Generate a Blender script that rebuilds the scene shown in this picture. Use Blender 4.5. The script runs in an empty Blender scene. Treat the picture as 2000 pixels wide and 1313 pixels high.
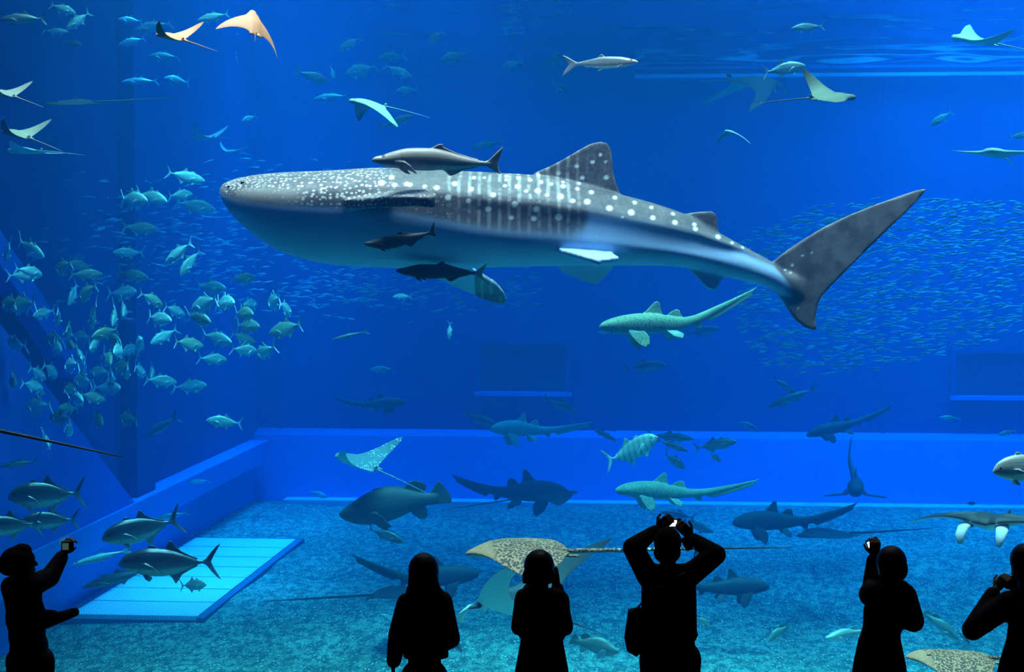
import bpy, bmesh, math, random
import numpy as np
from mathutils import Vector, Matrix, Quaternion

S = bpy.context.scene
C = S.collection
R = random.Random(7)
PI = math.pi

# ------------------------------------------------------------------ camera
# world: +Y runs into the tank, +X right, z = 0 is the tank floor
FPX = 3600.0
CAM = Vector((0.0, 0.0, 6.0))
TH = math.atan((656.5 - 490.0) / FPX)
PSI = math.atan(300.0 / FPX * math.cos(TH))
cam_d = bpy.data.cameras.new('camera'); cam = bpy.data.objects.new('camera', cam_d); C.objects.link(cam)
cam_d.sensor_width = 36.0; cam_d.lens = 36.0 * FPX / 2000.0
cam_d.clip_start = 0.1; cam_d.clip_end = 300
cam.location = CAM; cam.rotation_euler = (PI / 2 - TH, 0, PSI)
S.camera = cam
_rot = cam.rotation_euler.to_matrix()
CR, CU, CF = _rot.col[0].copy(), _rot.col[1].copy(), -_rot.col[2].copy()

def ray(px, py):
    return CF + CR * ((px - 1000.0) / FPX) + CU * ((656.5 - py) / FPX)
def P(px, py, Y):
    """the point at tank depth Y that the photograph shows at (px, py)"""
    d = ray(px, py)
    return CAM + d * (Y / d.y)

# ------------------------------------------------------------------ world, lights, exposure
w = bpy.data.worlds.new('world'); S.world = w; w.use_nodes = True
w.node_tree.nodes['Background'].inputs[0].default_value = (0.0, 0.0, 0.0, 1)
w.node_tree.nodes['Background'].inputs[1].default_value = 0.0
S.view_settings.view_transform = 'Standard'; S.view_settings.look = 'None'
S.view_settings.gamma = 1.0; S.view_settings.use_curve_mapping = False
S.view_settings.exposure = 0.0
cy = S.cycles
cy.adaptive_threshold = 0.06; cy.max_bounces = 6; cy.diffuse_bounces = 3; cy.glossy_bounces = 2; cy.transmission_bounces = 4
cy.volume_bounces = 0; cy.use_light_tree = False; cy.transparent_max_bounces = 12
cy.caustics_reflective = False; cy.caustics_refractive = False

SURF = 10.4          # water level
XL, XR, YB, YG = -9.95, 12.0, 44.5, 14.0   # tank: left wall, right wall, back wall, acrylic pane

def area(name, loc, sx, sy, power, col, rot=(0, 0, 0), spread=180):
    l = bpy.data.lights.new(name, 'AREA'); l.shape = 'RECTANGLE'; l.size = sx; l.size_y = sy
    l.energy = power; l.color = col; l.spread = math.radians(spread)
    o = bpy.data.objects.new(name, l); C.objects.link(o); o.location = loc; o.rotation_euler = rot
    return o
def spot(name, loc, target, power, col, angle, blend=0.6, radius=0.3):
    l = bpy.data.lights.new(name, 'SPOT'); l.energy = power; l.color = col
    l.spot_size = math.radians(angle); l.spot_blend = blend; l.shadow_soft_size = radius
    o = bpy.data.objects.new(name, l); C.objects.link(o); o.location = loc
    d = Vector(target) - Vector(loc); o.rotation_euler = d.to_track_quat('-Z', 'Y').to_euler()
    return o
WARM = (1.0, 0.68, 0.58)
# daylight roof over the whole tank, lamps hung above the water, and added fill lights
area('roof_daylight', (-6.2, 35.0, 11.6), 6.5, 17, 640, (0.6, 0.85, 1.0), spread=110)
area('roof_daylight', (5.6, 35.0, 11.6), 9.0, 17, 1060, (0.6, 0.88, 1.0), spread=110)
area('front_lamp_bank', (0.0, 17.35, 12.8), 15, 1.6, 1450, WARM, spread=70)
area('right_skylight', (7.5, 38.0, 11.8), 6, 11, 2400, (0.5, 0.92, 1.0), spread=120)
area('middle_fill_light', (0.0, 23.5, 13.0), 16, 5.0, 3000, (1.0, 1.0, 0.66), spread=80)  # added fill: greens the front gravel and bounces light onto the belly
area('back_fill_light', (0.0, 41.8, 13.0), 18, 1.6, 1350, (0.5, 0.80, 1.0), spread=80)  # added fill that brightens the lower lining of the back wall
area('side_lamp_strip', (-7.9, 36.5, 12.8), 3.2, 13, 720, (0.5, 0.85, 1.0), spread=24)
# ------------------------------------------------------------------ helpers
def tag(o, label=None, cat=None, group=None, kind=None):
    if label: o['label'] = label
    if cat: o['category'] = cat
    if group: o['group'] = group
    if kind: o['kind'] = kind
    return o

def link(name, me, mat=None, parent=None):
    o = bpy.data.objects.new(name, me); C.objects.link(o)
    if mat is not None and not me.materials: me.materials.append(mat)
    if parent is not None: o.parent = parent
    return o

class NT:
    """a small node-tree writer"""
    def __init__(s, name):
        s.m = bpy.data.materials.new(name); s.m.use_nodes = True
        s.t = s.m.node_tree; s.t.nodes.clear()
        s.out = s.t.nodes.new('ShaderNodeOutputMaterial')
    def n(s, typ, **kw):
        nd = s.t.nodes.new('ShaderNode' + typ)
        for k, v in kw.items():
            if k.startswith('i_'):
                key = k[2:]; key = int(key) if key.isdigit() else key.replace('_', ' ')
                s.set(nd, key, v)
            else: setattr(nd, k, v)
        return nd
    def set(s, nd, key, v):
        inp = nd.inputs[key]
        if isinstance(v, bpy.types.NodeSocket): s.t.links.new(v, inp)
        else:
            if hasattr(inp.default_value, '__len__') and not isinstance(v, (int, float)):
                v = tuple(v)
                if len(inp.default_value) == 4 and len(v) == 3: v = v + (1.0,)
            inp.default_value = v
    def math(s, op, a, b=None, c=None, clamp=False):
        nd = s.n('Math', operation=op, use_clamp=clamp)
        for i, x in enumerate((a, b, c)):
            if x is not None: s.set(nd, i, x)
        return nd.outputs[0]
    def mix(s, f, a, b, blend='MIX'):
        nd = s.n('Mix', data_type='RGBA', blend_type=blend)
        s.set(nd, 0, f); s.set(nd, 6, a); s.set(nd, 7, b)
        return nd.outputs[2]
    def ramp(s, f, lo, hi, a=0.0, b=1.0, smooth=True):
        nd = s.n('MapRange', interpolation_type='SMOOTHSTEP' if smooth else 'LINEAR')
        s.set(nd, 0, f); s.set(nd, 1, lo); s.set(nd, 2, hi); s.set(nd, 3, a); s.set(nd, 4, b)
        return nd.outputs[0]
    def attr(s, name):
        return s.n('Attribute', attribute_name=name)
    def xyz(s, v):
        nd = s.n('SeparateXYZ'); s.set(nd, 0, v); return nd.outputs
    def scale(s, v, k):
        nd = s.n('VectorMath', operation='MULTIPLY'); s.set(nd, 0, v); s.set(nd, 1, k); return nd.outputs[0]
    def noise(s, v, sc, det=3.0, rough=0.5):
        nd = s.n('TexNoise'); s.set(nd, 'Vector', v); s.set(nd, 'Scale', sc); s.set(nd, 'Detail', det); s.set(nd, 'Roughness', rough)
        return nd.outputs[0]
    def voro(s, v, sc, rnd=1.0, feature='F1'):
        nd = s.n('TexVoronoi', feature=feature); s.set(nd, 'Vector', v); s.set(nd, 'Scale', sc); s.set(nd, 'Randomness', rnd)
        return nd.outputs
    def bsdf(s, col, rough=0.6, metal=0.0, spec=0.4, normal=None, emis=None):
        b = s.n('BsdfPrincipled'); s.set(b, 'Base Color', col); s.set(b, 'Roughness', rough); s.set(b, 'Metallic', metal)
        s.set(b, 'Specular IOR Level', spec)
        if normal is not None: s.set(b, 'Normal', normal)
        if emis is not None:
            s.set(b, 'Emission Color', emis[0]); s.set(b, 'Emission Strength', emis[1])
        s.t.links.new(b.outputs[0], s.out.inputs[0]); return s.m
    def bump(s, h, strength=0.3, dist=0.02):
        nd = s.n('Bump'); s.set(nd, 'Height', h); s.set(nd, 'Strength', strength); s.set(nd, 'Distance', dist); return nd.outputs[0]

def plain(name, col, rough=0.7, metal=0.0, spec=0.3, var=0.12, sc=6.0):
    t = NT(name); co = t.n('TexCoord').outputs['Object']
    f = t.noise(co, sc, 3.0)
    a = tuple(c * (1 - var) for c in col); b = tuple(min(1, c * (1 + var)) for c in col)
    return t.bsdf(t.mix(f, a, b), rough, metal, spec)

def box_bm(bm, x0, x1, y0, y1, z0, z1):
    vs = [bm.verts.new(p) for p in ((x0, y0, z0), (x1, y0, z0), (x1, y1, z0), (x0, y1, z0), (x0, y0, z1), (x1, y0, z1), (x1, y1, z1), (x0, y1, z1))]
    for f in ((0, 3, 2, 1), (4, 5, 6, 7), (0, 1, 5, 4), (1, 2, 6, 5), (2, 3, 7, 6), (3, 0, 4, 7)):
        bm.faces.new([vs[i] for i in f])
def mesh_of(bm, name, smooth=False):
    bmesh.ops.recalc_face_normals(bm, faces=bm.faces[:])
    me = bpy.data.meshes.new(name); bm.to_mesh(me); bm.free()
    if smooth: me.polygons.foreach_set('use_smooth', [True] * len(me.polygons))
    return me
def box(name, x0, x1, y0, y1, z0, z1, mat, parent=None, bevel=0.0):
    bm = bmesh.new(); box_bm(bm, x0, x1, y0, y1, z0, z1)
    if bevel: bmesh.ops.bevel(bm, geom=bm.edges[:], offset=bevel, segments=2, affect='EDGES', profile=0.5)
    return link(name, mesh_of(bm, name), mat, parent)

def pchip(xs, ys, x):
    """monotone cubic interpolation"""
    xs = np.asarray(xs, float); ys = np.asarray(ys, float); x = np.asarray(x, float)
    h = np.diff(xs); d = np.diff(ys) / h
    m = np.zeros_like(xs)
    m[1:-1] = np.where(d[:-1] * d[1:] > 0, 2 * d[:-1] * d[1:] / np.where(d[:-1] + d[1:] == 0, 1, d[:-1] + d[1:]), 0)
    m[0], m[-1] = d[0], d[-1]
    i = np.clip(np.searchsorted(xs, x) - 1, 0, len(xs) - 2)
    t = (x - xs[i]) / h[i]
    return ((2 * t**3 - 3 * t**2 + 1) * ys[i] + (t**3 - 2 * t**2 + t) * h[i] * m[i] + (-2 * t**3 + 3 * t**2) * ys[i + 1] + (t**3 - t**2) * h[i] * m[i + 1])

def loft(bm, st, rings=40, n=20, p=2.2, bump=None, wide=None):
    """st rows: x, z of top, z of bottom, half width. Body along x; returns nothing"""
    st = np.array(st, float); xs = st[:, 0]
    u = np.linspace(0, 1, rings); X = xs[0] + (xs[-1] - xs[0]) * (0.5 - 0.5 * np.cos(u * PI)) * 0.55 + (xs[-1] - xs[0]) * u * 0.45
    T = pchip(xs, st[:, 1], X); B = pchip(xs, st[:, 2], X); W = pchip(xs, st[:, 3], X)
    prev = None; first = last = None
    for k in range(rings):
        zc, h, wd = (T[k] + B[k]) / 2, max((T[k] - B[k]) / 2, 1e-4), max(W[k], 1e-4)
        if wide: zc = min(max(wide(X[k]), B[k] + h * .3), T[k] - h * .3)
        hu, hd = max(T[k] - zc, 1e-4), max(zc - B[k], 1e-4)
        ring = []
        for j in range(n):
            a = 2 * PI * j / n; ca, sa = math.cos(a), math.sin(a)
            y = wd * math.copysign(abs(ca) ** (2 / p), ca); z = zc + (hu if sa > 0 else hd) * math.copysign(abs(sa) ** (2 / p), sa)
            if bump:
                dy, dz = bump(X[k], a); y += dy * math.copysign(1, ca); z += dz
            ring.append(bm.verts.new((X[k], y, z)))
        if prev:
            for j in range(n):
                bm.faces.new((prev[j], prev[(j + 1) % n], ring[(j + 1) % n], ring[j]))
        else: bm.faces.new(ring[::-1])
        prev = ring
    bm.faces.new(prev)

def slab(bm, poly, origin, u, v, t0, t1=None):
    """a thin solid fin: 2-D outline in the plane (u, v) at origin, thickness t0 at v=0 thinning to t1 at the far end"""
    o, u, v = Vector(origin), Vector(u), Vector(v); nrm = u.cross(v).normalized()
    t1 = t0 if t1 is None else t1
    vm = max(abs(q[1]) for q in poly) or 1
    top, bot = [], []
    for a, b in poly:
        t = t0 + (t1 - t0) * min(1, abs(b) / vm); c = o + u * a + v * b
        top.append(bm.verts.new(c + nrm * t / 2)); bot.append(bm.verts.new(c - nrm * t / 2))
    n = len(poly)
    bm.faces.new(top); bm.faces.new(bot[::-1])
    for i in range(n): bm.faces.new((top[i], bot[i], bot[(i + 1) % n], top[(i + 1) % n]))

def tube(bm, pts, rad, n=8, flat=1.0):
    pts = [Vector(q) for q in pts]; prev = None
    for i, q in enumerate(pts):
        d = (pts[min(i + 1, len(pts) - 1)] - pts[max(i - 1, 0)]).normalized()
        a = d.cross(Vector((0, 0, 1))); a = a.normalized() if a.length > 1e-3 else Vector((1, 0, 0)); b = d.cross(a)
        r = rad[i] if hasattr(rad, '__len__') else rad
        ring = [bm.verts.new(q + a * (r * math.cos(2 * PI * j / n)) + b * (r * flat * math.sin(2 * PI * j / n))) for j in range(n)]
        if prev:
            for j in range(n): bm.faces.new((prev[j], prev[(j + 1) % n], ring[(j + 1) % n], ring[j]))
        else: bm.faces.new(ring[::-1])
        prev = ring
    bm.faces.new(prev)

def ellip(bm, c, r, rot=None, seg=16, rings=10):
    M = Matrix.Translation(Vector(c)) @ (rot.to_4x4() if rot is not None else Matrix.Identity(4)) @ Matrix.Diagonal((r[0], r[1], r[2], 1))
    bmesh.ops.create_uvsphere(bm, u_segments=seg, v_segments=rings, radius=1.0, matrix=M)

def capsule(bm, a, b, ra, rb, seg=14):
    """a tapered limb with round ends"""
    a, b = Vector(a), Vector(b); d = b - a; L = d.length
    q = Vector((0, 0, 1)).rotation_difference(d.normalized()).to_matrix() if L > 1e-6 else Matrix.Identity(3)
    prof = []
    for k in range(5): t = PI / 2 * k / 4; prof.append((ra * math.sin(t), -ra * math.cos(t)))
    for k in range(5): t = PI / 2 * k / 4; prof.append((rb * math.cos(t), L + rb * math.sin(t)))
    prev = None
    for r, h in prof:
        r = max(r, 1e-4)
        ring = [bm.verts.new(a + q @ Vector((r * math.cos(2 * PI * j / seg), r * math.sin(2 * PI * j / seg), h))) for j in range(seg)]
        if prev:
            for j in range(seg): bm.faces.new((prev[j], prev[(j + 1) % seg], ring[(j + 1) % seg], ring[j]))
        else: bm.faces.new(ring[::-1])
        prev = ring
    bm.faces.new(prev)

def fuse(bm, name, voxel, smooth=2, factor=0.5, decimate=None):
    """joins overlapping solids into one continuous skin"""
    me = mesh_of(bm, name + '_raw'); o = bpy.data.objects.new(name + '_raw', me); C.objects.link(o)
    m = o.modifiers.new('r', 'REMESH'); m.mode = 'VOXEL'; m.voxel_size = voxel; m.use_smooth_shade = True
    if smooth:
        s = o.modifiers.new('s', 'SMOOTH'); s.factor = factor; s.iterations = smooth
    if decimate:
        d = o.modifiers.new('d', 'DECIMATE'); d.ratio = decimate
    dg = bpy.context.evaluated_depsgraph_get()
    out = bpy.data.meshes.new_from_object(o.evaluated_get(dg), depsgraph=dg); out.name = name
    bpy.data.objects.remove(o); bpy.data.meshes.remove(me)
    out.polygons.foreach_set('use_smooth', [True] * len(out.polygons))
    return out

def coords(me):
    a = np.empty(len(me.vertices) * 3, np.float32); me.vertices.foreach_get('co', a); return a.reshape(-1, 3)
def set_coords(me, a):
    me.vertices.foreach_set('co', np.ascontiguousarray(a, np.float32).ravel()); me.update()
def store_rest(me, a=None):
    a = coords(me) if a is None else a
    at = me.attributes.new('rest', 'FLOAT_VECTOR', 'POINT'); at.data.foreach_set('vector', np.ascontiguousarray(a, np.float32).ravel())
def store_float(me, name, a):
    at = me.attributes.new(name, 'FLOAT', 'POINT'); at.data.foreach_set('value', np.ascontiguousarray(a, np.float32))

def bend(me, name, lat=None, ver=None):
    """copy of a straight fish mesh whose spine turns: lat / ver rows (x, heading in degrees), sideways and up-down"""
    m2 = me.copy(); m2.name = name; a = coords(me).astype(float)
    for rows, ax in ((ver, 2), (lat, 1)):
        if not rows: continue
        g = np.linspace(-0.1, 1.1, 241); th = np.radians(np.interp(g, [r[0] for r in rows], [r[1] for r in rows]))
        dx = g[1] - g[0]
        cx = np.concatenate([[0], np.cumsum(np.cos((th[1:] + th[:-1]) / 2) * dx)]) + g[0]; cs = np.concatenate([[0], np.cumsum(np.sin((th[1:] + th[:-1]) / 2) * dx)])
        x = a[:, 0]; t = np.interp(x, g, th); X = np.interp(x, g, cx); Sd = np.interp(x, g, cs); off = a[:, ax].copy()
        a[:, 0] = X - off * np.sin(t); a[:, ax] = Sd + off * np.cos(t)
    set_coords(m2, a); return m2

def pose(o, nose, tail, roll=0.0, sy=1.0, sz=1.0, L0=1.0):
    """stand a canonical animal (nose at the origin, tail along +x) between two world points"""
    nose, tail = Vector(nose), Vector(tail); d = tail - nose; s = d.length / L0; x = d.normalized()
    z = Vector((0, 0, 1)); z = (z - x * z.dot(x)).normalized(); y = z.cross(x)
    if roll: q = Quaternion(x, math.radians(roll)); y, z = q @ y, q @ z
    M = Matrix(((x.x * s, y.x * s * sy, z.x * s * sz, nose.x), (x.y * s, y.y * s * sy, z.y * s * sz, nose.y), (x.z * s, y.z * s * sy, z.z * s * sz, nose.z), (0, 0, 0, 1)))
    o.matrix_world = M
    return o
# ------------------------------------------------------------------ the tank and the hall
t = NT('blue_tank_paint'); co = t.n('TexCoord').outputs['Object']
m_wall = t.bsdf(t.mix(t.noise(co, 0.6, 4.0), (0.0, 0.040, 0.21), (0.0, 0.058, 0.28)), 0.7, 0, 0.2)
t = NT('pale_tank_paint'); co = t.n('TexCoord').outputs['Object']
m_wall2 = t.bsdf(t.mix(t.noise(co, 0.8, 4.0), (0.005, 0.22, 0.70), (0.005, 0.26, 0.78)), 0.6, 0, 0.2)
m_kerb = plain('pale_concrete', (0.55, 0.75, 0.85), 0.7, var=0.1, sc=2)
m_dark = plain('dark_recess', (0.004, 0.03, 0.11), 0.8)
t = NT('coral_gravel'); co = t.n('TexCoord').outputs['Object']
cs = t.scale(co, (1.0, 0.45, 1.0))
n1 = t.noise(co, 0.35, 5.0, 0.6); n2 = t.noise(cs, 7.0, 5.0, 0.75); v = t.voro(cs, 19.0); v2 = t.voro(cs, 36.0)
pick = t.xyz(v[1]); pick2 = t.xyz(v2[1])
col = t.mix(t.ramp(n1, 0.35, 0.65), (0.20, 0.40, 0.30), (0.42, 0.68, 0.52))
col = t.mix(t.ramp(n2, 0.42, 0.60), t.mix(0.72, col, (0.03, 0.08, 0.08)), col)
col = t.mix(t.math('MULTIPLY', t.ramp(v2[0], .45, .25), t.ramp(pick2[1], .62, .66)), col, (0.04, 0.10, 0.10))
col = t.mix(t.math('MULTIPLY', t.ramp(v[0], .36, .20), t.ramp(pick[0], .70, .74)), col, (0.95, 1.0, 0.90))
col = t.mix(t.math('MULTIPLY', t.ramp(v2[0], .40, .22), t.ramp(pick2[0], .74, .78)), col, (0.95, 1.0, 0.90))
hgt = t.math('ADD', t.math('MULTIPLY', v[0], -0.8), t.math('MULTIPLY', n2, 1.4))
m_sand = t.bsdf(col, 0.85, 0, 0.2, t.bump(t.math('ADD', hgt, t.math('MULTIPLY', v2[0], -0.4)), 1.0, 0.08))
m_hall = plain('dark_carpet', (0.012, 0.012, 0.014), 0.95, spec=0.05)
m_frame = plain('black_frame_paint', (0.002, 0.002, 0.003), 0.9, spec=0.0)

# floor of the tank: gravel, gently uneven
g = 220; xs = np.linspace(XL, XR, g); ys = np.linspace(YG, YB, g)
XX, YY = np.meshgrid(xs, ys, indexing='ij')
rs = np.random.RandomState(3); ZZ = np.zeros_like(XX)
for k in range(26):
    f = rs.uniform(0.3, 2.6); a = rs.uniform(0, PI); ph = rs.uniform(0, 6.3)
    ZZ += np.sin((XX * math.cos(a) + YY * math.sin(a)) * f + ph) * 0.010 / f
vv = np.stack([XX.ravel(), YY.ravel(), ZZ.ravel()], 1)
idx = np.arange(g * g).reshape(g, g)
ff = np.stack([idx[:-1, :-1].ravel(), idx[1:, :-1].ravel(), idx[1:, 1:].ravel(), idx[:-1, 1:].ravel()], 1)
me = bpy.data.meshes.new('floor'); me.from_pydata(vv.tolist(), [], ff.tolist()); me.polygons.foreach_set('use_smooth', [True] * len(me.polygons))
tag(link('floor', me, m_sand), 'blue-green coral gravel floor of the aquarium tank', kind='structure')

TOPZ = 12.5
tag(box('wall_back', XL - .3, XR + .3, YB, YB + .4, -.2, TOPZ, m_wall), 'deep blue painted back wall of the tank', kind='structure')
wl = tag(box('wall_left', XL - .4, XL, YG, YB, -.2, TOPZ, m_wall), 'deep blue painted side wall of the tank', kind='structure')
tag(box('wall_right', XR, XR + .4, YG, YB, -.2, TOPZ, m_wall), 'blue painted side wall of the tank out of view', kind='structure')
wb = bpy.data.objects['wall_back']
# lower lining of the back wall: leans back a little and stands proud of the wall above
def hz(px, py, Y): return P(px, py, Y).z
zl = hz(1000, 853, YB - .55); zk = 0.34
bm = bmesh.new()
for x in (XL, XR):
    pass
prof = ((YB - 1.05, -0.1), (YB - 0.62, zl), (YB + 0.05, zl + 0.12), (YB + 0.05, -0.1))
a = [bm.verts.new((XL, y, z)) for y, z in prof]; b = [bm.verts.new((XR, y, z)) for y, z in prof]
for i in range(4): bm.faces.new((a[i], a[(i + 1) % 4], b[(i + 1) % 4], b[i]))
bm.faces.new(a); bm.faces.new(b[::-1])
link('lower_lining', mesh_of(bm, 'lower_lining'), m_wall2, wb)
box('kerb', XL + 0.9, XR, YB - 1.45, YB - 0.9, -.1, 0.09, m_kerb, wb, 0.02)
# the recessed windows in the back wall: frame, dark glass behind it
def recess(x0, y0, x1, y1):
    a, b = P(x0, y1, YB), P(x1, y0, YB)
    X0, X1, Z0, Z1 = a.x, b.x, a.z, b.z
    t_ = 0.14
    fr = box('recess_frame', X0 - t_, X1 + t_, YB - 0.16, YB + .02, Z1, Z1 + t_, m_wall, wb)
    box('recess_frame', X0 - t_, X0, YB - 0.16, YB + .02, Z0, Z1, m_wall, wb)
    box('recess_frame', X1, X1 + t_, YB - 0.16, YB + .02, Z0, Z1, m_wall, wb)
    box('recess_sill', X0 - t_, X1 + t_, YB - 0.26, YB + .02, Z0 - .1, Z0, m_wall2, wb)
    box('dark_pane', X0, X1, YB - 0.05, YB + .02, Z0, Z1, m_dark, wb)
recess(940, 672, 1106, 764)
recess(1866, 690, 2140, 772)
# joints of the back wall's lining panels
for px in (548, 1200, 1728):
    x = P(px, 300, YB).x
    box('panel_joint', x - .05, x + .05, YB - .05, YB + .02, zl, TOPZ - .5, m_wall, wb)
# the bright water line, drawn by pale strips added on the wall
zr = SURF - .26
box('water_line_strip', P(1240, 120, YB).x, XR, YB - .35, YB + .02, zr - .03, zr + .05, m_kerb, wb)
box('water_line_strip', P(1240, 120, YB).x, XR, YB - .22, YB + .02, zr + .18, zr + .24, m_wall2, wb)
# side wall: step ledge, inclined buttress, pilaster
ZL = 1.46
box('side_ledge', XL, XL + .45, YG, YB - 1.0, ZL - .5, ZL, m_wall2, wl, 0.02)
box('side_plinth', XL, XL + .12, YG, YB - 1.0, -.1, ZL - .5, m_wall2, wl)
m_wall3 = plain('mid_blue_tank_paint', (0.0, 0.12, 0.62), .7, var=.08, sc=1)
for y0, z0, y1, z1, wd, yb in ((22.0, 6.95, 32.4, ZL, .42, 14.5), (22.0, 8.6, 30.5, 3.9, .30, 29.6)):
    bm = bmesh.new()
    pr = ((y0, z0), (y1, z1), (yb, z1), (y0, z0 - .55))
    a = [bm.verts.new((XL, y, z)) for y, z in pr]; b = [bm.verts.new((XL + wd, y, z)) for y, z in pr]
    for i in range(4): bm.faces.new((a[i], a[(i + 1) % 4], b[(i + 1) % 4], b[i]))
    bm.faces.new(a); bm.faces.new(b[::-1])
    link('inclined_buttress', mesh_of(bm, 'inclined_buttress'), m_wall3, wl)
yq = 33.0
box('side_pilaster', XL, XL + .3, yq, yq + 1.2, ZL, TOPZ, m_wall, wl)

# the pale grating let into the gravel by the side wall: frame and seven panels
t = NT('pale_grating'); co = t.n('TexCoord').outputs['Object']; c3 = t.xyz(co)
s_ = t.math('SINE', t.math('MULTIPLY', t.math('ADD', c3[0], t.math('MULTIPLY', c3[1], 0.42)), 150.0))
m_grate = t.bsdf(t.mix(t.ramp(s_, -0.3, 0.3), (0.50, 0.66, 0.72), (0.85, 0.95, 0.98)), 0.7, 0, 0.2)
m_gfr = plain('grating_frame', (0.05, 0.16, 0.30), 0.7)
gx0, gx1, gz = -9.60, -7.50, 0.12
def floory(py): return CAM.z * 0 + (6.0 - gz) * FPX / (py - 490.0)
gl = [floory(y) for y in (1222, 1193, 1166, 1142, 1121, 1100.5, 1081, 1063)]
gr = bpy.data.objects.new('drain_grating', None); C.objects.link(gr); gr.location = ((gx0 + gx1) / 2, (gl[0] + gl[-1]) / 2, 0)
tag(gr, 'pale blue striped grating of seven panels on the gravel by the wall', 'grating')
inv = Matrix.Translation(gr.location).inverted()
def kid(o, par, m=inv):
    o.parent = par; o.matrix_parent_inverse = m; return o
for y0, y1 in zip(gl[:-1], gl[1:]):
    kid(box('grating_panel', gx0, gx1, y0 + .035, y1 - .035, .02, gz, m_grate, None, 0.01), gr)
kid(box('grating_frame', gx1 + .02, gx1 + .14, gl[0] - .1, gl[-1] + .1, -.02, gz - .01, m_gfr), gr)
kid(box('grating_frame', gx0 - .14, gx0 - .02, gl[0] - .1, gl[-1] + .1, -.02, gz - .01, m_gfr), gr)
kid(box('grating_frame', gx0 - .14, gx1 + .14, gl[0] - .06, gl[0] - .0, -.02, gz - .06, m_gfr), gr)
kid(box('grating_frame', gx0 - .14, gx1 + .14, gl[-1], gl[-1] + .12, -.02, gz - .01, m_gfr), gr)
kid(box('grating_bed', gx0, gx1, gl[0], gl[-1], -.02, .03, m_gfr), gr)

# the water: one body of blue haze
t = NT('sea_water')
va = t.n('VolumeAbsorption'); vs = t.n('VolumeScatter')
SA = (0.17, 0.048, 0.006); SS = (0.0003, 0.0060, 0.0235)
dA = max(SA) * 1.0; t.set(va, 'Density', dA); t.set(va, 'Color', tuple(1 - c / dA for c in SA))
dS = max(SS); t.set(vs, 'Density', dS); t.set(vs, 'Color', tuple(c / dS for c in SS)); t.set(vs, 'Anisotropy', 0.25)
ad = t.n('AddShader'); t.t.links.new(va.outputs[0], ad.inputs[0]); t.t.links.new(vs.outputs[0], ad.inputs[1])
t.t.links.new(ad.outputs[0], t.out.inputs['Volume'])
tag(box('tank_water', XL + .02, XR - .02, YG + .25, YB - .02, -.1, SURF + .15, t.m), 'clear blue sea water filling the whole tank', 'water', kind='stuff')

# underside of the surface, rippled
g = 150; xs = np.linspace(XL, XR, g); ys = np.linspace(YG + .26, YB, g); XX, YY = np.meshgrid(xs, ys, indexing='ij'); ZZ = np.zeros_like(XX)
for k in range(22):
    f = rs.uniform(0.8, 5.0); a = rs.uniform(0, PI); ph = rs.uniform(0, 6.3)
    ZZ += np.sin((XX * math.cos(a) + YY * math.sin(a)) * f + ph) * 0.02 / f
vv = np.stack([XX.ravel(), YY.ravel(), SURF + ZZ.ravel()], 1); idx = np.arange(g * g).reshape(g, g)
ff = np.stack([idx[:-1, :-1].ravel(), idx[1:, :-1].ravel(), idx[1:, 1:].ravel(), idx[:-1, 1:].ravel()], 1)
me = bpy.data.meshes.new('water_surface'); me.from_pydata(vv.tolist(), [], ff.tolist()); me.polygons.foreach_set('use_smooth', [True] * len(me.polygons))
t = NT('water_surface'); fr = t.n('Fresnel'); t.set(fr, 'IOR', 1.33)
tr = t.n('BsdfTransparent'); gl_ = t.n('BsdfGlossy'); t.set(gl_, 'Roughness', 0.08); t.set(gl_, 'Color', (0.9, 0.95, 1.0))
mx = t.n('MixShader'); t.t.links.new(fr.outputs[0], mx.inputs[0]); t.t.links.new(tr.outputs[0], mx.inputs[1]); t.t.links.new(gl_.outputs[0], mx.inputs[2])
t.t.links.new(mx.outputs[0], t.out.inputs[0])
tag(link('water_surface', me, t.m), 'rippled water surface seen from below along the top', kind='structure')

# the acrylic pane with its black frame, and the dark hall in front
t = NT('acrylic'); tr = t.n('BsdfTransparent'); t.set(tr, 'Color', (0.97, 0.98, 1.0)); t.t.links.new(tr.outputs[0], t.out.inputs[0])
SILL = P(0, 1312, YG + .24).z
w1 = tag(box('window_1', XL - .2, XR + .2, YG, YG + .2, SILL, SURF + .4, t.m), 'giant clear acrylic viewing pane of the tank', kind='structure')
box('window_sill', XL - .6, XR + .6, YG - .25, YG + .24, SILL - 0.5, SILL, m_frame, w1)
box('window_head', XL - .6, XR + .6, YG - .25, YG + .24, SURF + .4, SURF + .9, m_frame, w1)
HALL = 2.45
tag(box('wall_front', XL - .6, XR + .6, YG - .25, YG + .2, -.2, SILL - .5, m_frame), 'black wall below the viewing pane', kind='structure')
tag(box('floor_hall', -14, 15, -4, YG - .25, HALL - .3, HALL, m_hall), 'black carpeted floor of the viewing hall', kind='structure')
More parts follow.
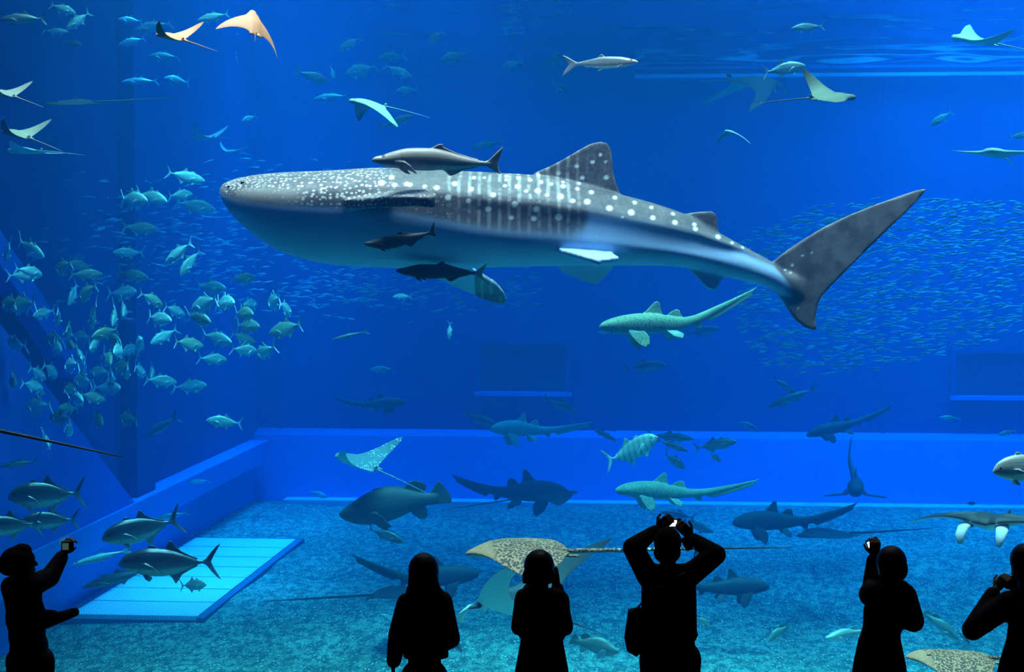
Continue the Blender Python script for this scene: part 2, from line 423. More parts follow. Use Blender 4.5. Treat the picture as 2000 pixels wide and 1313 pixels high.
# ------------------------------------------------------------------ whale shark
SHY = 18.5; SHK = FPX / SHY       # depth and pixels per metre there
def spx(px, py): return ((px - 1000) / SHK, (450 - py) / SHK)
body = [(428, 371, 375, 2), (433, 363, 388, 30), (442, 356.5, 404, 52), (460, 350, 427, 72), (480, 345.5, 446, 86), (500, 342, 463, 96), (540, 338, 488, 108), (580, 336, 504, 115), (620, 334.5, 513, 118),
        (680, 331, 520, 120), (740, 328, 523, 118), (800, 329, 524.5, 115), (900, 334, 524.5, 110), (960, 337, 523, 105), (1050, 343, 520.5, 96), (1120, 355, 519.5, 86), (1210, 379, 519.5, 70),
        (1280, 398, 519, 58), (1340, 419, 523, 48), (1400, 452, 536, 38), (1450, 479, 548, 32), (1500, 506, 561, 27), (1535, 528, 580, 21), (1570, 535, 590, 12)]
ST = [(spx(a, b)[0], spx(a, b)[1], spx(a, c)[1], d / SHK) for a, b, c, d in body]
RIDGE = [(700, 372), (820, 376), (930, 388), (1050, 401), (1150, 415), (1250, 434), (1350, 455), (1450, 487), (1515, 520)]
bx = np.array([b[0] for b in body], float)
def ridge(X, a):
    px = X * SHK + 1000
    if px < 690 or px > 1540 or math.sin(a) < -0.5: return 0, 0
    top = float(np.interp(px, bx, [b[1] for b in body])); bot = float(np.interp(px, bx, [b[2] for b in body])); ry = float(np.interp(px, [r[0] for r in RIDGE], [r[1] for r in RIDGE]))
    wy = float(np.interp(px, [q[0] for q in WIDE], [q[1] for q in WIDE])); s = np.clip((wy - ry) / max((wy - top) if ry < wy else (bot - wy), 1), -0.9, 0.9)
    a0 = math.asin(s); aa = a if a <= PI / 2 or a > 1.5 * PI else PI - a
    if aa > PI: aa -= 2 * PI
    amp = 7.0 * min(1, (px - 690) / 250) * min(1, (1540 - px) / 120) / SHK
    k = (aa - a0) / 0.17
    return amp * math.exp(-k * k) - amp * 0.55 * math.exp(-((aa - a0 + 0.42) / 0.3) ** 2), 0
WIDE = [(428, 373), (440, 380), (470, 389), (500, 394), (560, 399), (690, 404), (770, 409), (860, 422), (930, 438), (1000, 448), (1100, 455), (1200, 464), (1300, 478), (1400, 500), (1500, 535), (1570, 564)]
def widest(X): return spx(0, float(np.interp(X * SHK + 1000, [q[0] for q in WIDE], [q[1] for q in WIDE])))[1]
bm = bmesh.new(); loft(bm, ST, 90, 56, 2.15, ridge, widest)
X0, Z0 = spx(1000, 450)
def px_slab(pts, y, t0, t1=None, lean=0.0, base=None):
    """fin in the plane of the side view; lean pushes it out (y) with the distance below/above the base row"""
    poly = [spx(*q) for q in pts]; top, bot = [], []
    bz = spx(0, base)[1] if base else 0
    for a, b in poly:
        k = abs(b - bz) if base else 0
        yy = y + lean * k; tt = t0 if t1 is None else t0 + (t1 - t0) * min(1, k / 0.9)
        top.append(bm.verts.new((a, yy - tt / 2, b))); bot.append(bm.verts.new((a, yy + tt / 2, b)))
    n = len(poly); bm.faces.new(top); bm.faces.new(bot[::-1])
    for i in range(n): bm.faces.new((top[i], bot[i], bot[(i + 1) % n], top[(i + 1) % n]))
px_slab([(1030, 350), (1047, 337), (1075, 325), (1100, 312), (1130, 294), (1152, 282), (1172, 277.5), (1185, 280), (1192, 291), (1196, 315), (1198, 340), (1203, 360), (1214, 384), (1160, 395), (1080, 380)], 0, .16, .05, 0, 370)
px_slab([(1325, 425), (1342, 417), (1365, 414), (1390, 412.5), (1400, 420), (1402, 440), (1404, 460), (1365, 460)], 0, .09, .05, 0, 450)
px_slab([(1335, 515), (1352, 532), (1368, 549), (1382, 563), (1396, 568), (1404, 560), (1408, 549), (1424, 538), (1425, 520)], 0, .08, .05, 0, 530)
px_slab([(1500, 520), (1516, 507), (1540, 488), (1570, 468), (1610, 444), (1660, 420), (1710, 400), (1760, 382), (1790, 372), (1812, 368), (1795, 389), (1760, 424), (1715, 468), (1680, 502), (1650, 532), (1625, 558), (1606, 578), (1598, 598), (1594, 622), (1597, 640), (1592, 646), (1574, 640), (1556, 626), (1542, 608), (1528, 588), (1512, 566), (1500, 555)], 0, .10, .05, 0, 540)
# near-side pectoral: comes out towards the glass and trails back, far one hangs below
def tri(pts3, t):
    top, bot = [], []
    v0, v1, v2 = (Vector(pts3[i]) for i in (0, len(pts3) // 3, 2 * len(pts3) // 3)); n = (v1 - v0).cross(v2 - v0).normalized()
    for q in pts3:
        q = Vector(q); top.append(bm.verts.new(q + n * t / 2)); bot.append(bm.verts.new(q - n * t / 2))
    k = len(pts3); bm.faces.new(top); bm.faces.new(bot[::-1])
    for i in range(k): bm.faces.new((top[i], bot[i], bot[(i + 1) % k], top[(i + 1) % k]))
def s3(px, py, y): a, b = spx(px, py); return (a, y, b)
tri([s3(655, 402, -.42), s3(690, 403, -.66), s3(730, 401, -.84), s3(780, 399, -1.06), s3(820, 399, -1.22), s3(848, 402, -1.30), s3(860, 401, -1.28), s3(864, 396, -1.20), s3(858, 390, -1.10), s3(840, 386, -.96), s3(800, 384, -.78), s3(770, 385, -.56), s3(765, 386, -.36)], .105)
tri([s3(760, 510, .40), s3(815, 528, .66), s3(860, 548, .86), s3(905, 572, 1.02), s3(950, 592, 1.10), s3(978, 598, 1.14), s3(988, 592, 1.13), s3(984, 576, 1.08), s3(968, 556, .96), s3(940, 538, .78), s3(915, 522, .60), s3(890, 505, .40)], .07)
tri([s3(1075, 487, -.36), s3(1100, 493, -.48), s3(1130, 501, -.58), s3(1150, 508, -.64), s3(1164, 514, -.66), s3(1172, 510, -.62), s3(1190, 508, -.56), s3(1205, 506, -.46), s3(1190, 496, -.30)], .05)
tri([s3(1075, 505, .25), s3(1100, 530, .38), s3(1140, 548, .46), s3(1168, 557, .50), s3(1180, 545, .48), s3(1200, 525, .40), s3(1210, 505, .25)], .06)
me = fuse(bm, 'whale_shark', 0.0145, 4, 0.5)
a = coords(me).astype(float); px = a[:, 0] * SHK + 1000; py = 450 - a[:, 2] * SHK; yy = a[:, 1]
# rest coordinates in photograph-like side-view units (hundreds of pixels) for the markings
store_rest(me, np.stack([px / 100, yy * SHK / 100, py / 100], 1))
# pale belly: below this line, lowered so dark skin stands for the pectoral's shadow
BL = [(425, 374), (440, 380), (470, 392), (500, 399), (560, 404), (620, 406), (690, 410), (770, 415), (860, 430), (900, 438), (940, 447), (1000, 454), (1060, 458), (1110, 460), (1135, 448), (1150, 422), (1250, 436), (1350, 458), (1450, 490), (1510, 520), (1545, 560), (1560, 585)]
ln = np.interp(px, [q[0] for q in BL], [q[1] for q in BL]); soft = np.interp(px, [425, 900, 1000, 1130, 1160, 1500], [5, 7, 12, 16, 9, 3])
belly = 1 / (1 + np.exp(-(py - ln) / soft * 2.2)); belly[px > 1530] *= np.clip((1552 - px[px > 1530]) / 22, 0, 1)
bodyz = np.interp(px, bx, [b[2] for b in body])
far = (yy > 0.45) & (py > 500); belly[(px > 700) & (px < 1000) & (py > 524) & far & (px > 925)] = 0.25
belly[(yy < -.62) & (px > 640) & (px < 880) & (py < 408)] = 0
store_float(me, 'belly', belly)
SP = [(800 + x / 3.978, 250 + y / 3.978, r) for x, y, r in ((22, 455, 5), (135, 468, 4), (225, 478, 5.5), (360, 445, 5.5), (487, 487, 5), (313, 552, 6), (467, 577, 5), (505, 395, 4), (585, 395, 3), (753, 380, 4), (750, 412, 3.5), (743, 460, 3.5), (838, 465, 5.5),
      (652, 532, 6), (617, 640, 6), (815, 603, 6.5), (845, 395, 4.5), (935, 412, 4), (992, 498, 6), (980, 640, 6.5), (905, 500, 4), (960, 710, 6), (1018, 428, 4.5), (1095, 443, 4), (1062, 530, 4), (1165, 540, 6.5), (1188, 460, 5), (1150, 700, 7.5),
      (1258, 575, 5), (1298, 480, 4), (1370, 580, 6.5), (1405, 505, 5), (1540, 630, 6.5), (1588, 545, 4.5), (1708, 660, 6.5), (1740, 583, 4), (1870, 620, 4), (1875, 703, 5), (1155, 355, 4.5), (1298, 300, 4.5), (1420, 268, 4.5), (1340, 390, 4.5),
      (1525, 388, 5), (845, 358, 3.5), (790, 705, 5), (1000, 370, 4), (1480, 210, 3.5), (1520, 265, 3), (1315, 435, 3.5), (925, 365, 3), (1190, 425, 3.5), (1640, 700, 3))]
SP += [(1100 + x / 3.978, 330 + y / 3.978, r) for x, y, r in ((547, 265, 4.5), (678, 302, 4), (845, 352, 4), (515, 345, 6.5), (683, 382, 5), (855, 418, 5.5), (1010, 433, 4.5), (1015, 468, 5), (1195, 528, 5.5), (1305, 575, 3.5), (1390, 610, 3),
       (1780, 748, 2.6), (1767, 805, 2.6), (1725, 785, 2.4), (1860, 672, 2.4), (1930, 650, 2), (1830, 1083, 3))]
SP += [(752, 361, 6.5), (770, 350, 5), (777, 365, 5), (800, 363, 5)]
sp = np.zeros(len(px))
for x, y, r in SP:
    d = np.sqrt((px - x) ** 2 + ((py - y) * 1.12) ** 2) / (r * .9)
    sp = np.maximum(sp, np.clip((1.25 - d) / 0.45, 0, 1))
store_float(me, 'spots', sp)
t = NT('whale_shark_skin'); rest = t.attr('rest').outputs['Vector']; r3 = t.xyz(rest)
belly_f = t.attr('belly').outputs['Fac']; spot_f = t.attr('spots').outputs['Fac']
nz = t.noise(rest, 3.0, 5.0, 0.6); nf = t.noise(rest, 14.0, 4.0, 0.6)
back = t.mix(t.ramp(nz, 0.3, 0.7), (0.066, 0.060, 0.066), (0.125, 0.114, 0.118))
back = t.mix(t.math('MULTIPLY', t.ramp(nf, .5, .75), .35), back, (0.30, 0.28, 0.27))
# dense small spots over the head, pale bars along the flank
vh = t.voro(t.scale(rest, (1.0, 1.0, 1.25)), 11.0, 0.7)[0]
vh2 = t.voro(t.scale(rest, (1.0, 1.0, 1.25)), 15.0, 0.8)[0]
headm = t.ramp(r3[0], 7.9, 7.3); snout = t.ramp(r3[0], 5.6, 4.9)
hs = t.mix(snout, t.ramp(vh, .42, .30), t.ramp(vh2, .44, .30))
# spots stay clear of the pale cheek
cheek = t.math('MULTIPLY', t.ramp(t.math('ABSOLUTE', t.math('SUBTRACT', r3[0], 5.35)), 0.85, 0.45), t.ramp(r3[2], 3.66, 3.78))
hs = t.math('MULTIPLY', hs, headm); hs = t.math('MULTIPLY', hs, t.math('SUBTRACT', 1.0, t.math('MULTIPLY', cheek, 0.92)))
wob = t.noise(t.scale(rest, (1, 1, 0.6)), 2.2, 2.0)
bars = t.math('SINE', t.math('MULTIPLY', t.math('ADD', r3[0], t.math('MULTIPLY', t.math('SUBTRACT', wob, 0.5), 0.10)), 33.0))
barm = t.math('MULTIPLY', t.ramp(r3[0], 8.6, 8.9), t.ramp(r3[0], 11.6, 11.0))
zrow = t.noise(t.scale(rest, (1.2, 1, 3)), 2.6, 1.0)
bars = t.math('MULTIPLY', t.math('MULTIPLY', t.ramp(bars, -0.1, 1.1), barm), t.math('MULTIPLY', t.ramp(zrow, .3, .55), 0.55))
finl = t.math('MULTIPLY', t.ramp(t.voro(t.scale(rest, (2.2, 1, 1.0)), 4.2, 1.0, 'DISTANCE_TO_EDGE')[0], .10, .02), t.math('MULTIPLY', t.ramp(r3[0], 10.4, 10.8), t.ramp(r3[2], 3.85, 3.6)))
colr = t.mix(cheek, back, (0.26, 0.225, 0.215))
colr = t.mix(t.math('MULTIPLY', finl, .1), colr, (0.40, .38, .36))
colr = t.mix(bars, colr, (0.50, 0.48, 0.45))
pect = t.math('MULTIPLY', t.ramp(r3[1], -0.9, -1.25), t.ramp(r3[0], 9.0, 8.8))
hs = t.math('MAXIMUM', hs, t.math('MULTIPLY', pect, t.ramp(vh, .30, .18)))
colr = t.mix(t.math('MULTIPLY', hs, .9), colr, (0.62, 0.60, 0.56))
colr = t.mix(t.ramp(r3[0], 15.2, 15.5), colr, t.mix(t.ramp(nz, .35, .65), (0.105, .085, .08), (0.19, .165, .155)))
colr = t.mix(spot_f, colr, (0.80, 0.80, 0.77))
colr = t.mix(belly_f, colr, (0.40, 0.64, 0.95))  # white belly, tinted blue with the water's light
m_ws = t.bsdf(colr, 0.55, 0, 0.35, t.bump(nf, 0.15, 0.01))
ws = link('whale_shark', me, m_ws)
ws.matrix_world = Matrix.Translation(P(1000, 450, SHY)) @ Matrix.Rotation(PSI, 4, 'Z')
tag(ws, 'huge grey whale shark with white spots and pale belly crossing the tank', 'whale shark')
m_eye = plain('dark_eye', (0.004, 0.004, 0.005), 0.2, spec=0.6)
m_pale = plain('pale_ring', (0.55, 0.52, 0.5), 0.5)
def surf_y(px_, py_):
    i = np.argmin((px - px_) ** 2 + (py - py_) ** 2 + (yy > 0) * 1e6); return yy[i]
for nm, ex, ey, r, mt in (('eye', 483.5, 360, .018, m_eye), ('nostril', 455.5, 367, .014, m_eye)):
    for sg in (1, -1):
        y_ = surf_y(ex, ey) * sg; bm = bmesh.new(); X, Z = spx(ex, ey)
        ellip(bm, (X, y_, Z), (r, r * .8, r)); o = link(nm, mesh_of(bm, nm, True), mt, ws)
        if sg == 1: rg = bmesh.new(); ellip(rg, (X, y_ + .012 * sg, Z), (r * 1.5, r * .9, r * 1.5)); link(nm + '_ring', mesh_of(rg, nm + '_ring', True), m_pale if nm == 'nostril' else m_ws, o)
for k, gx in enumerate((629, 645, 662, 680)):
    bm = bmesh.new(); pts = []
    for q in range(9):
        f = q / 8; ex = gx - 3 + 5 * math.sin(f * PI); ey = 366 + 34 * f; pts.append((spx(ex, ey)[0], surf_y(ex, ey) + .004, spx(ex, ey)[1]))
    tube(bm, pts, [.001 + .0035 * math.sin(PI * q / 8) for q in range(9)], 6); link('gill_slit', mesh_of(bm, 'gill_slit', True), m_eye, ws)
# ------------------------------------------------------------------ species (straight, one unit long, nose at 0)
def rest_z(t): return t.xyz(t.attr('rest').outputs['Vector'])

def fish_mat(name, top, side, belly, z0=0.02, z1=0.09, zb=-0.05, rough=0.45, metal=0.2, spec=0.5, bands=None, sc=30.0, tailc=None):
    t = NT(name); r = t.attr('rest').outputs['Vector']; q = t.xyz(r); n = t.noise(r, sc, 4.0, 0.6)
    z = t.math('ADD', q[2], t.math('MULTIPLY', t.math('SUBTRACT', n, .5), .03))
    c = t.mix(t.ramp(z, z0, z1), side, top); c = t.mix(t.ramp(z, zb + .03, zb - .03), c, belly)
    c = t.mix(t.math('MULTIPLY', t.ramp(n, .45, .7), .25), c, tuple(k * .55 for k in side))
    if bands:
        s = t.math('SINE', t.math('MULTIPLY', t.math('ADD', q[0], t.math('MULTIPLY', q[2], .25)), bands[0]))
        c = t.mix(t.math('MULTIPLY', t.ramp(s, .1, .8), bands[1]), c, tuple(k * .35 for k in side))
    if tailc: c = t.mix(t.ramp(q[0], .86, .89), c, tailc)
    # dark eye
    e = t.n('VectorMath', operation='DISTANCE'); t.set(e, 0, t.scale(r, (1, 0, 1))); t.set(e, 1, (0.085, 0, 0.03))
    c = t.mix(t.ramp(e.outputs['Value'], 0.016, 0.011), c, (0.01, 0.012, 0.015))
    # gill cover edge and lateral line
    g = t.n('VectorMath', operation='DISTANCE'); t.set(g, 0, t.scale(r, (1, 0, .8))); t.set(g, 1, (0.11, 0, 0.0))
    gl2 = t.ramp(t.math('ABSOLUTE', t.math('SUBTRACT', g.outputs['Value'], .115)), .008, .0)
    c = t.mix(t.math('MULTIPLY', t.math('MULTIPLY', gl2, t.ramp(q[0], .17, .2)), .5), c, tuple(k * .3 for k in side))
    return t.bsdf(c, rough, metal, spec, t.bump(n, .1, .005))

def mk_jack(name, deep=1.0, head=0.0, vox=0.008, dec=0.35):
    bm = bmesh.new(); d = deep
    st = [(0, .0 - .01, -.015, .004), (.02, .022 + head * .3, -.03, .016), (.06, .058 * d + head, -.055 * d, .034), (.12, .095 * d + head, -.085 * d, .052), (.2, .128 * d + head * .8, -.115 * d, .066), (.3, .15 * d + head * .4, -.138 * d, .074), (.4, .154 * d, -.145 * d, .072),
          (.5, .138 * d, -.132 * d, .062), (.6, .104 * d, -.1 * d, .047), (.7, .06 * d, -.058 * d, .03), (.78, .026, -.026, .02), (.83, .016, -.016, .016), (.87, .014, -.014, .01)]
    loft(bm, st, 44, 22, 2.0)
    f = .016
    slab(bm, [(.82, -.016), (.82, .016), (.855, .035), (.90, .10), (.96, .17), (1.0, .195), (.962, .125), (.925, .055), (.902, 0), (.925, -.055), (.962, -.125), (1.0, -.195), (.96, -.17), (.90, -.10), (.855, -.035)], (0, 0, 0), (1, 0, 0), (0, 0, 1), f, f)
    slab(bm, [(.42, .12 * d), (.46, .16 * d), (.505, .235 * d), (.535, .22 * d), (.56, .17 * d), (.62, .12 * d), (.7, .075 * d), (.77, .045), (.77, .01), (.6, .05)], (0, 0, 0), (1, 0, 0), (0, 0, 1), f, f)
    slab(bm, [(.48, -.12 * d), (.52, -.16 * d), (.555, -.225 * d), (.58, -.2 * d), (.62, -.13 * d), (.7, -.08 * d), (.77, -.045), (.77, -.01), (.6, -.05)], (0, 0, 0), (1, 0, 0), (0, 0, 1), f, f)
    slab(bm, [(.28, .14 * d), (.31, .19 * d), (.36, .185 * d), (.40, .15 * d), (.35, .1)], (0, 0, 0), (1, 0, 0), (0, 0, 1), f, f)
    for s in (-1, 1):
        slab(bm, [(0, .03), (.06, .035), (.14, .0), (.2, -.07), (.12, -.035), (.04, -.03)], (.215, s * .055, -.025), (1, s * .30, 0), (0, s * .2, 1), .014, .012)
        slab(bm, [(0, 0), (.05, 0), (.085, -.05), (.07, -.075), (.03, -.05)], (.24, s * .03, -.118 * d), (1, 0, 0), (0, -s * .25, 1), .014, .012)
    me = fuse(bm, name, vox, 2, .5, dec); store_rest(me); return me

def mk_long(name, st, tail, fins, vox=0.006, dec=0.4, p=2.1, side=(), n=22):
    bm = bmesh.new(); loft(bm, st, 48, n, p)
    for poly in [tail] + list(fins): slab(bm, poly, (0, 0, 0), (1, 0, 0), (0, 0, 1), vox * 1.9, vox * 1.7)
    for poly, org, u, v in side:
        for s in (-1, 1):
            slab(bm, poly, (org[0], org[1] * s, org[2]), (u[0], u[1] * s, u[2]), (v[0], v[1] * s, v[2]), vox * 2.2, vox * 1.7)
    me = fuse(bm, name, vox, 2, .5, dec); store_rest(me); return me

me_jack = mk_jack('jack')
me_trev = mk_jack('giant_trevally', 1.0, .022, .006, .5)
def mk_cobia():
    st = [(0, .012, -.012, .006), (.02, .024, -.022, .026), (.08, .036, -.045, .044), (.16, .058, -.064, .058), (.28, .08, -.085, .068), (.4, .082, -.09, .066), (.5, .075, -.08, .056), (.6, .058, -.062, .043), (.7, .04, -.042, .03), (.8, .024, -.024, .018), (.87, .017, -.017, .012), (.9, .014, -.014, .008)]
    tail = [(.85, -.014), (.85, .014), (.89, .035), (.94, .085), (1.0, .135), (.985, .08), (.965, .03), (.958, 0), (.965, -.04), (.985, -.085), (.94, -.065), (.89, -.03)]
    fins = [[(.40, .07), (.44, .085), (.49, .118), (.525, .122), (.525, .1), (.6, .075), (.7, .052), (.8, .033), (.8, .01), (.6, .03)],
            [(.52, -.07), (.56, -.085), (.6, -.115), (.63, -.105), (.7, -.06), (.8, -.033), (.8, -.01), (.6, -.03)]]
    pec = ([(0, .02), (.07, .015), (.12, -.02), (.17, -.085), (.1, -.05), (.03, -.03)], (.17, .05, -.03), (1, .25, 0), (0, .35, 1))
    pel = ([(0, 0), (.05, 0), (.09, -.05), (.04, -.035)], (.2, .03, -.07), (1, 0, 0), (0, .2, 1))
    return mk_long('cobia', st, tail, fins, .0055, .5, 2.1, (pec, pel))
me_cobia = mk_cobia()
def mk_zebra(pv=(0, -.30, .95)):
    st = [(0, 0.0055, -0.0110, 0.0138), (.012, .018, -.02, .028), (.04, .034, -.03, .042), (.09, .052, -.04, .052), (.15, .064, -.048, .058), (.22, .070, -.052, .060), (.29, .068, -.05, .055), (.36, .058, -.044, .046), (.43, .046, -.036, .036), (.5, .036, -.028, .028), (.58, .03, -.022, .022), (.7, .024, -.016, .015), (.85, .014, -.01, .009), (.97, .006, -.006, .005), (1, 0.0030, -0.0030, 0.0030)]
    tail = [(.6, -.005), (.64, -.03), (.66, -.042), (.70, -.040), (.76, -.038), (.8, -.036), (.86, -.033), (.92, -.030), (.955, -.026), (.965, -.012), (1.0, -.002), (1.0, .006), (.85, .008), (.6, .01)]
    fins = [[(.24, .06), (.285, .098), (.315, .128), (.335, .136), (.35, .126), (.352, .095), (.362, .066), (.33, .04)], [(.38, .05), (.415, .078), (.45, .088), (.475, .08), (.482, .056), (.49, .035), (.44, .03)],
            [(.53, -.015), (.555, -.045), (.575, -.055), (.59, -.05), (.592, -.03), (.6, -.015)]]
    pec = ([(0, 0), (.09, 0), (.115, -.035), (.11, -.08), (.085, -.10), (.05, -.08), (.02, -.04)], (.150, .055, -.03), (1, .06, -.04), pv)
    pel = ([(0, 0), (.06, 0), (.085, -.03), (.07, -.055), (.03, -.04)], (.37, .035, -.035), (1, .1, 0), (0, -.9, .9))
    return mk_long('zebra_shark', st, tail, fins, .0046, .5, 2.15, (pec, pel), 24)
me_zebra = mk_zebra(); me_zebra_flat = mk_zebra((0, -1.7, .2))
def mk_grouper():
    st = [(0, -.035, -.05, .006), (.015, -.018, -.07, .03), (.06, .01, -.1, .058), (.12, .042, -.13, .078), (.2, .085, -.15, .094), (.3, .122, -.158, .1), (.42, .135, -.148, .094), (.54, .122, -.12, .076), (.64, .092, -.085, .055), (.74, .06, -.055, .035), (.82, .048, -.045, .024), (.88, .045, -.04, .012)]
    tail = [(.8, -.05), (.8, .055), (.84, .085), (.875, .128), (.9, .145), (.93, .115), (.965, .065), (.99, .02), (1.0, -.02), (.995, -.058), (.96, -.052), (.88, -.05)]
    sp = [(.30, .1)]
    for k in range(11):
        x = .32 + k * .024; b = np.interp(x, [.3, .42, .54, .62], [.122, .135, .122, .1]); sp += [(x, b + .022), (x + .014, b + .012)]
    sp += [(.6, .13), (.64, .168), (.70, .175), (.76, .15), (.79, .115), (.785, .085), (.75, .06), (.6, .05)]
    fins = [sp, [(.62, -.08), (.65, -.12), (.70, -.158), (.75, -.165), (.775, -.14), (.78, -.09), (.76, -.05), (.66, -.05)]]
    pec = ([(0, .03), (.05, .04), (.12, .0), (.155, -.07), (.15, -.12), (.1, -.11), (.03, -.04)], (.26, .085, -.085), (1, .25, 0), (0, .25, 1))
    pel = ([(0, 0), (.06, 0), (.12, -.02), (.15, -.045), (.1, -.06), (.04, -.04)], (.3, .045, -.145), (1, 0, 0), (0, .3, 1))
    return mk_long('grouper', st, tail, fins, .0062, .5, 2.1, (pec, pel))
me_group = mk_grouper()
def mk_milk():
    st = [(0, .004, -.006, .006), (.04, .026, -.022, .02), (.12, .048, -.042, .034), (.25, .072, -.064, .046), (.4, .078, -.072, .048), (.55, .062, -.058, .038), (.68, .038, -.036, .024), (.78, .02, -.02, .014), (.83, .014, -.014, .008)]
    tail = [(.78, -.014), (.78, .014), (.84, .04), (.92, .085), (1.0, .12), (.95, .05), (.90, .0), (.95, -.06), (1.0, -.15), (.92, -.1), (.84, -.045)]
    fins = [[(.42, .06), (.46, .105), (.49, .11), (.53, .07), (.5, .05)], [(.62, -.035), (.66, -.065), (.70, -.045), (.7, -.02)]]
    pec = ([(0, 0), (.04, .0), (.1, -.03), (.05, -.03)], (.17, .03, -.03), (1, .2, 0), (0, .3, 1))
    pel = ([(0, 0), (.04, 0), (.08, -.035), (.04, -.03)], (.45, .02, -.06), (1, 0, 0), (0, .2, 1))
    return mk_long('milkfish', st, tail, fins, .0055, .5, 2.0, (pec, pel))
me_milk = mk_milk()
def mk_sardine():
    st = [(0, 0, -.004, .003), (.08, .045, -.045, .03), (.25, .085, -.085, .05), (.45, .085, -.09, .05), (.65, .05, -.05, .03), (.8, .015, -.015, .012), (.86, .012, -.012, .006)]
    bm = bmesh.new(); loft(bm, st, 9, 8, 2.0)
    slab(bm, [(.82, 0), (.88, .03), (1.0, .11), (.93, 0), (1.0, -.11), (.88, -.03)], (0, 0, 0), (1, 0, 0), (0, 0, 1), .012)
    me = mesh_of(bm, 'sardine', True); store_rest(me); return me
me_sard = mk_sardine()

# rays: wings as a solid of varying chord, tail as a whip
def mk_ray(name, lead, trail, span, thick, tail_len, tail_r, flapL=(0, 0), flapR=(0, 0), tail_curve=(0, 0), extras=None, nv=49, nu=17, head_th=None, sweep=0.0):
    """lead/trail rows: (|v| 0..1, x). wing tips at +-span. flap: degrees at root and tip"""
    bm = bmesh.new(); V = np.linspace(-1, 1, nv); V = np.sign(V) * (1 - (1 - np.abs(V)) ** 1.35)
    top, bot = [], []
    for v in V:
        av = abs(v); xl = float(pchip([q[0] for q in lead], [q[1] for q in lead], av)); xt = float(pchip([q[0] for q in trail], [q[1] for q in trail], av))
        T = float(np.interp(av, [q[0] for q in thick], [q[1] for q in thick])); fl = flapL if v < 0 else flapR
        # the wing bends from fl[0] degrees at its root to fl[1] at its tip
        g = np.linspace(0, av, 24); ang = np.radians(fl[0] + (fl[1] - fl[0]) * g ** .8); st_ = av / 23 if av else 0
        yv = span * float(np.sum((np.cos(ang[1:]) + np.cos(ang[:-1])) / 2) * st_); zf = span * float(np.sum((np.sin(ang[1:]) + np.sin(ang[:-1])) / 2) * st_)
        y = math.copysign(yv, v); dip = 0; rt, rb = [], []
        for k in range(nu):
            u = 0.5 - 0.5 * math.cos(PI * k / (nu - 1)); x = xl + u * (xt - xl); h = T * (u ** .5) * (1 - u) ** .8 * 1.9
            zz = zf + dip + sweep * av * (u - .4)
            rt.append(bm.verts.new((x, y, zz + h * .62))); rb.append(bm.verts.new((x, y, zz - h * .38)) if 0 < k < nu - 1 and 0 < abs(av) < 1 - 1e-6 or (0 < k < nu - 1 and av < 1 - 1e-6) else rt[-1])
        top.append(rt); bot.append(rb)
    for i in range(nv - 1):
        for k in range(nu - 1):
            for g, fl in ((top, False), (bot, True)):
                q = [g[i][k], g[i + 1][k], g[i + 1][k + 1], g[i][k + 1]]; q = list(dict.fromkeys(q))
                if len(q) > 2:
                    try: bm.faces.new(q[::-1] if fl else q)
                    except ValueError: pass
    if tail_len:
        x0 = trail[0][1] - .06; n = 26
        pts = [(x0 + tail_len * k / (n - 1), tail_curve[1] * (k / (n - 1)) ** 2, tail_curve[0] * (k / (n - 1)) ** 1.6 + thick[0][1] * .12) for k in range(n)]
        tube(bm, pts, [tail_r * (1 - k / (n - 1)) ** .8 + .0022 for k in range(n)], 8)
    if extras: extras(bm)
    me = mesh_of(bm, name, True); store_rest(me); return me

EAG_L = [(0, 0.0), (.12, .05), (.2, .16), (.4, .27), (.7, .43), (.9, .56), (1, .66)]
EAG_T = [(0, .74), (.12, .72), (.25, .64), (.5, .62), (.75, .64), (.9, .665), (1, .67)]
EAG_H = [(0, .16), (.12, .14), (.22, .085), (.5, .045), (.8, .02), (1, .004)]
def eag_x(bm):
    ellip(bm, (.04, 0, .0), (.09, .075, .05))
    for s in (-1, 1): slab(bm, [(0, 0), (.07, -.02), (.13, .03), (.10, .07), (.02, .05)], (.66, s * .05, .01), (1, 0, 0), (0, s, 0), .014)
    slab(bm, [(0, 0), (.05, .05), (.08, .04), (.07, 0)], (.70, 0, .03), (1, 0, 0), (0, 0, 1), .012)
me_eagle = {k: mk_ray('eagle_ray', EAG_L, EAG_T, .72, EAG_H, .22 if k == 'bank' else 1.1, .012, a, b, (-.05, 0), eag_x) for k, a, b in (('up', (0, 62), (0, 58)), ('flat', (2, 8), (2, 14)), ('down', (-2, -52), (0, -46)), ('swing', (0, 70), (0, 10)), ('arch', (25, -45), (25, -50)), ('bank', (4, -38), (0, -50)))}
MAN_L = [(0, .12), (.1, .04), (.2, .10), (.35, .20), (.6, .36), (.85, .58), (1, .80)]
MAN_T = [(0, .78), (.1, .74), (.25, .62), (.5, .57), (.75, .66), (.92, .78), (1, .81)]
MAN_H = [(0, .17), (.12, .16), (.25, .10), (.5, .05), (.8, .02), (1, .004)]
def man_x(bm):
    for s in (-1, 1):
        tube(bm, [(.12, s * .14, .01), (.03, s * .17, -.02), (-.03, s * .175, -.08), (-.05, s * .165, -.16)], [.06, .055, .046, .022], 10, .45)
    slab(bm, [(0, 0), (.05, .07), (.10, .075), (.09, 0)], (.70, 0, .03), (1, 0, 0), (0, 0, 1), .014)
me_manta = {k: mk_ray('manta', MAN_L, MAN_T, .98, MAN_H, .5, .014, a, b, (-.04, 0), man_x) for k, a, b in (('up', (14, 58), (14, 58)), ('flat', (6, 14), (6, 10)), ('down', (4, -46), (0, -40)), ('arch', (18, -20), (18, -26)))}
WHP_L = [(0, 0.0), (.08, .03), (.2, .10), (.4, .19), (.65, .30), (.85, .43), (.96, .55), (1, .62)]
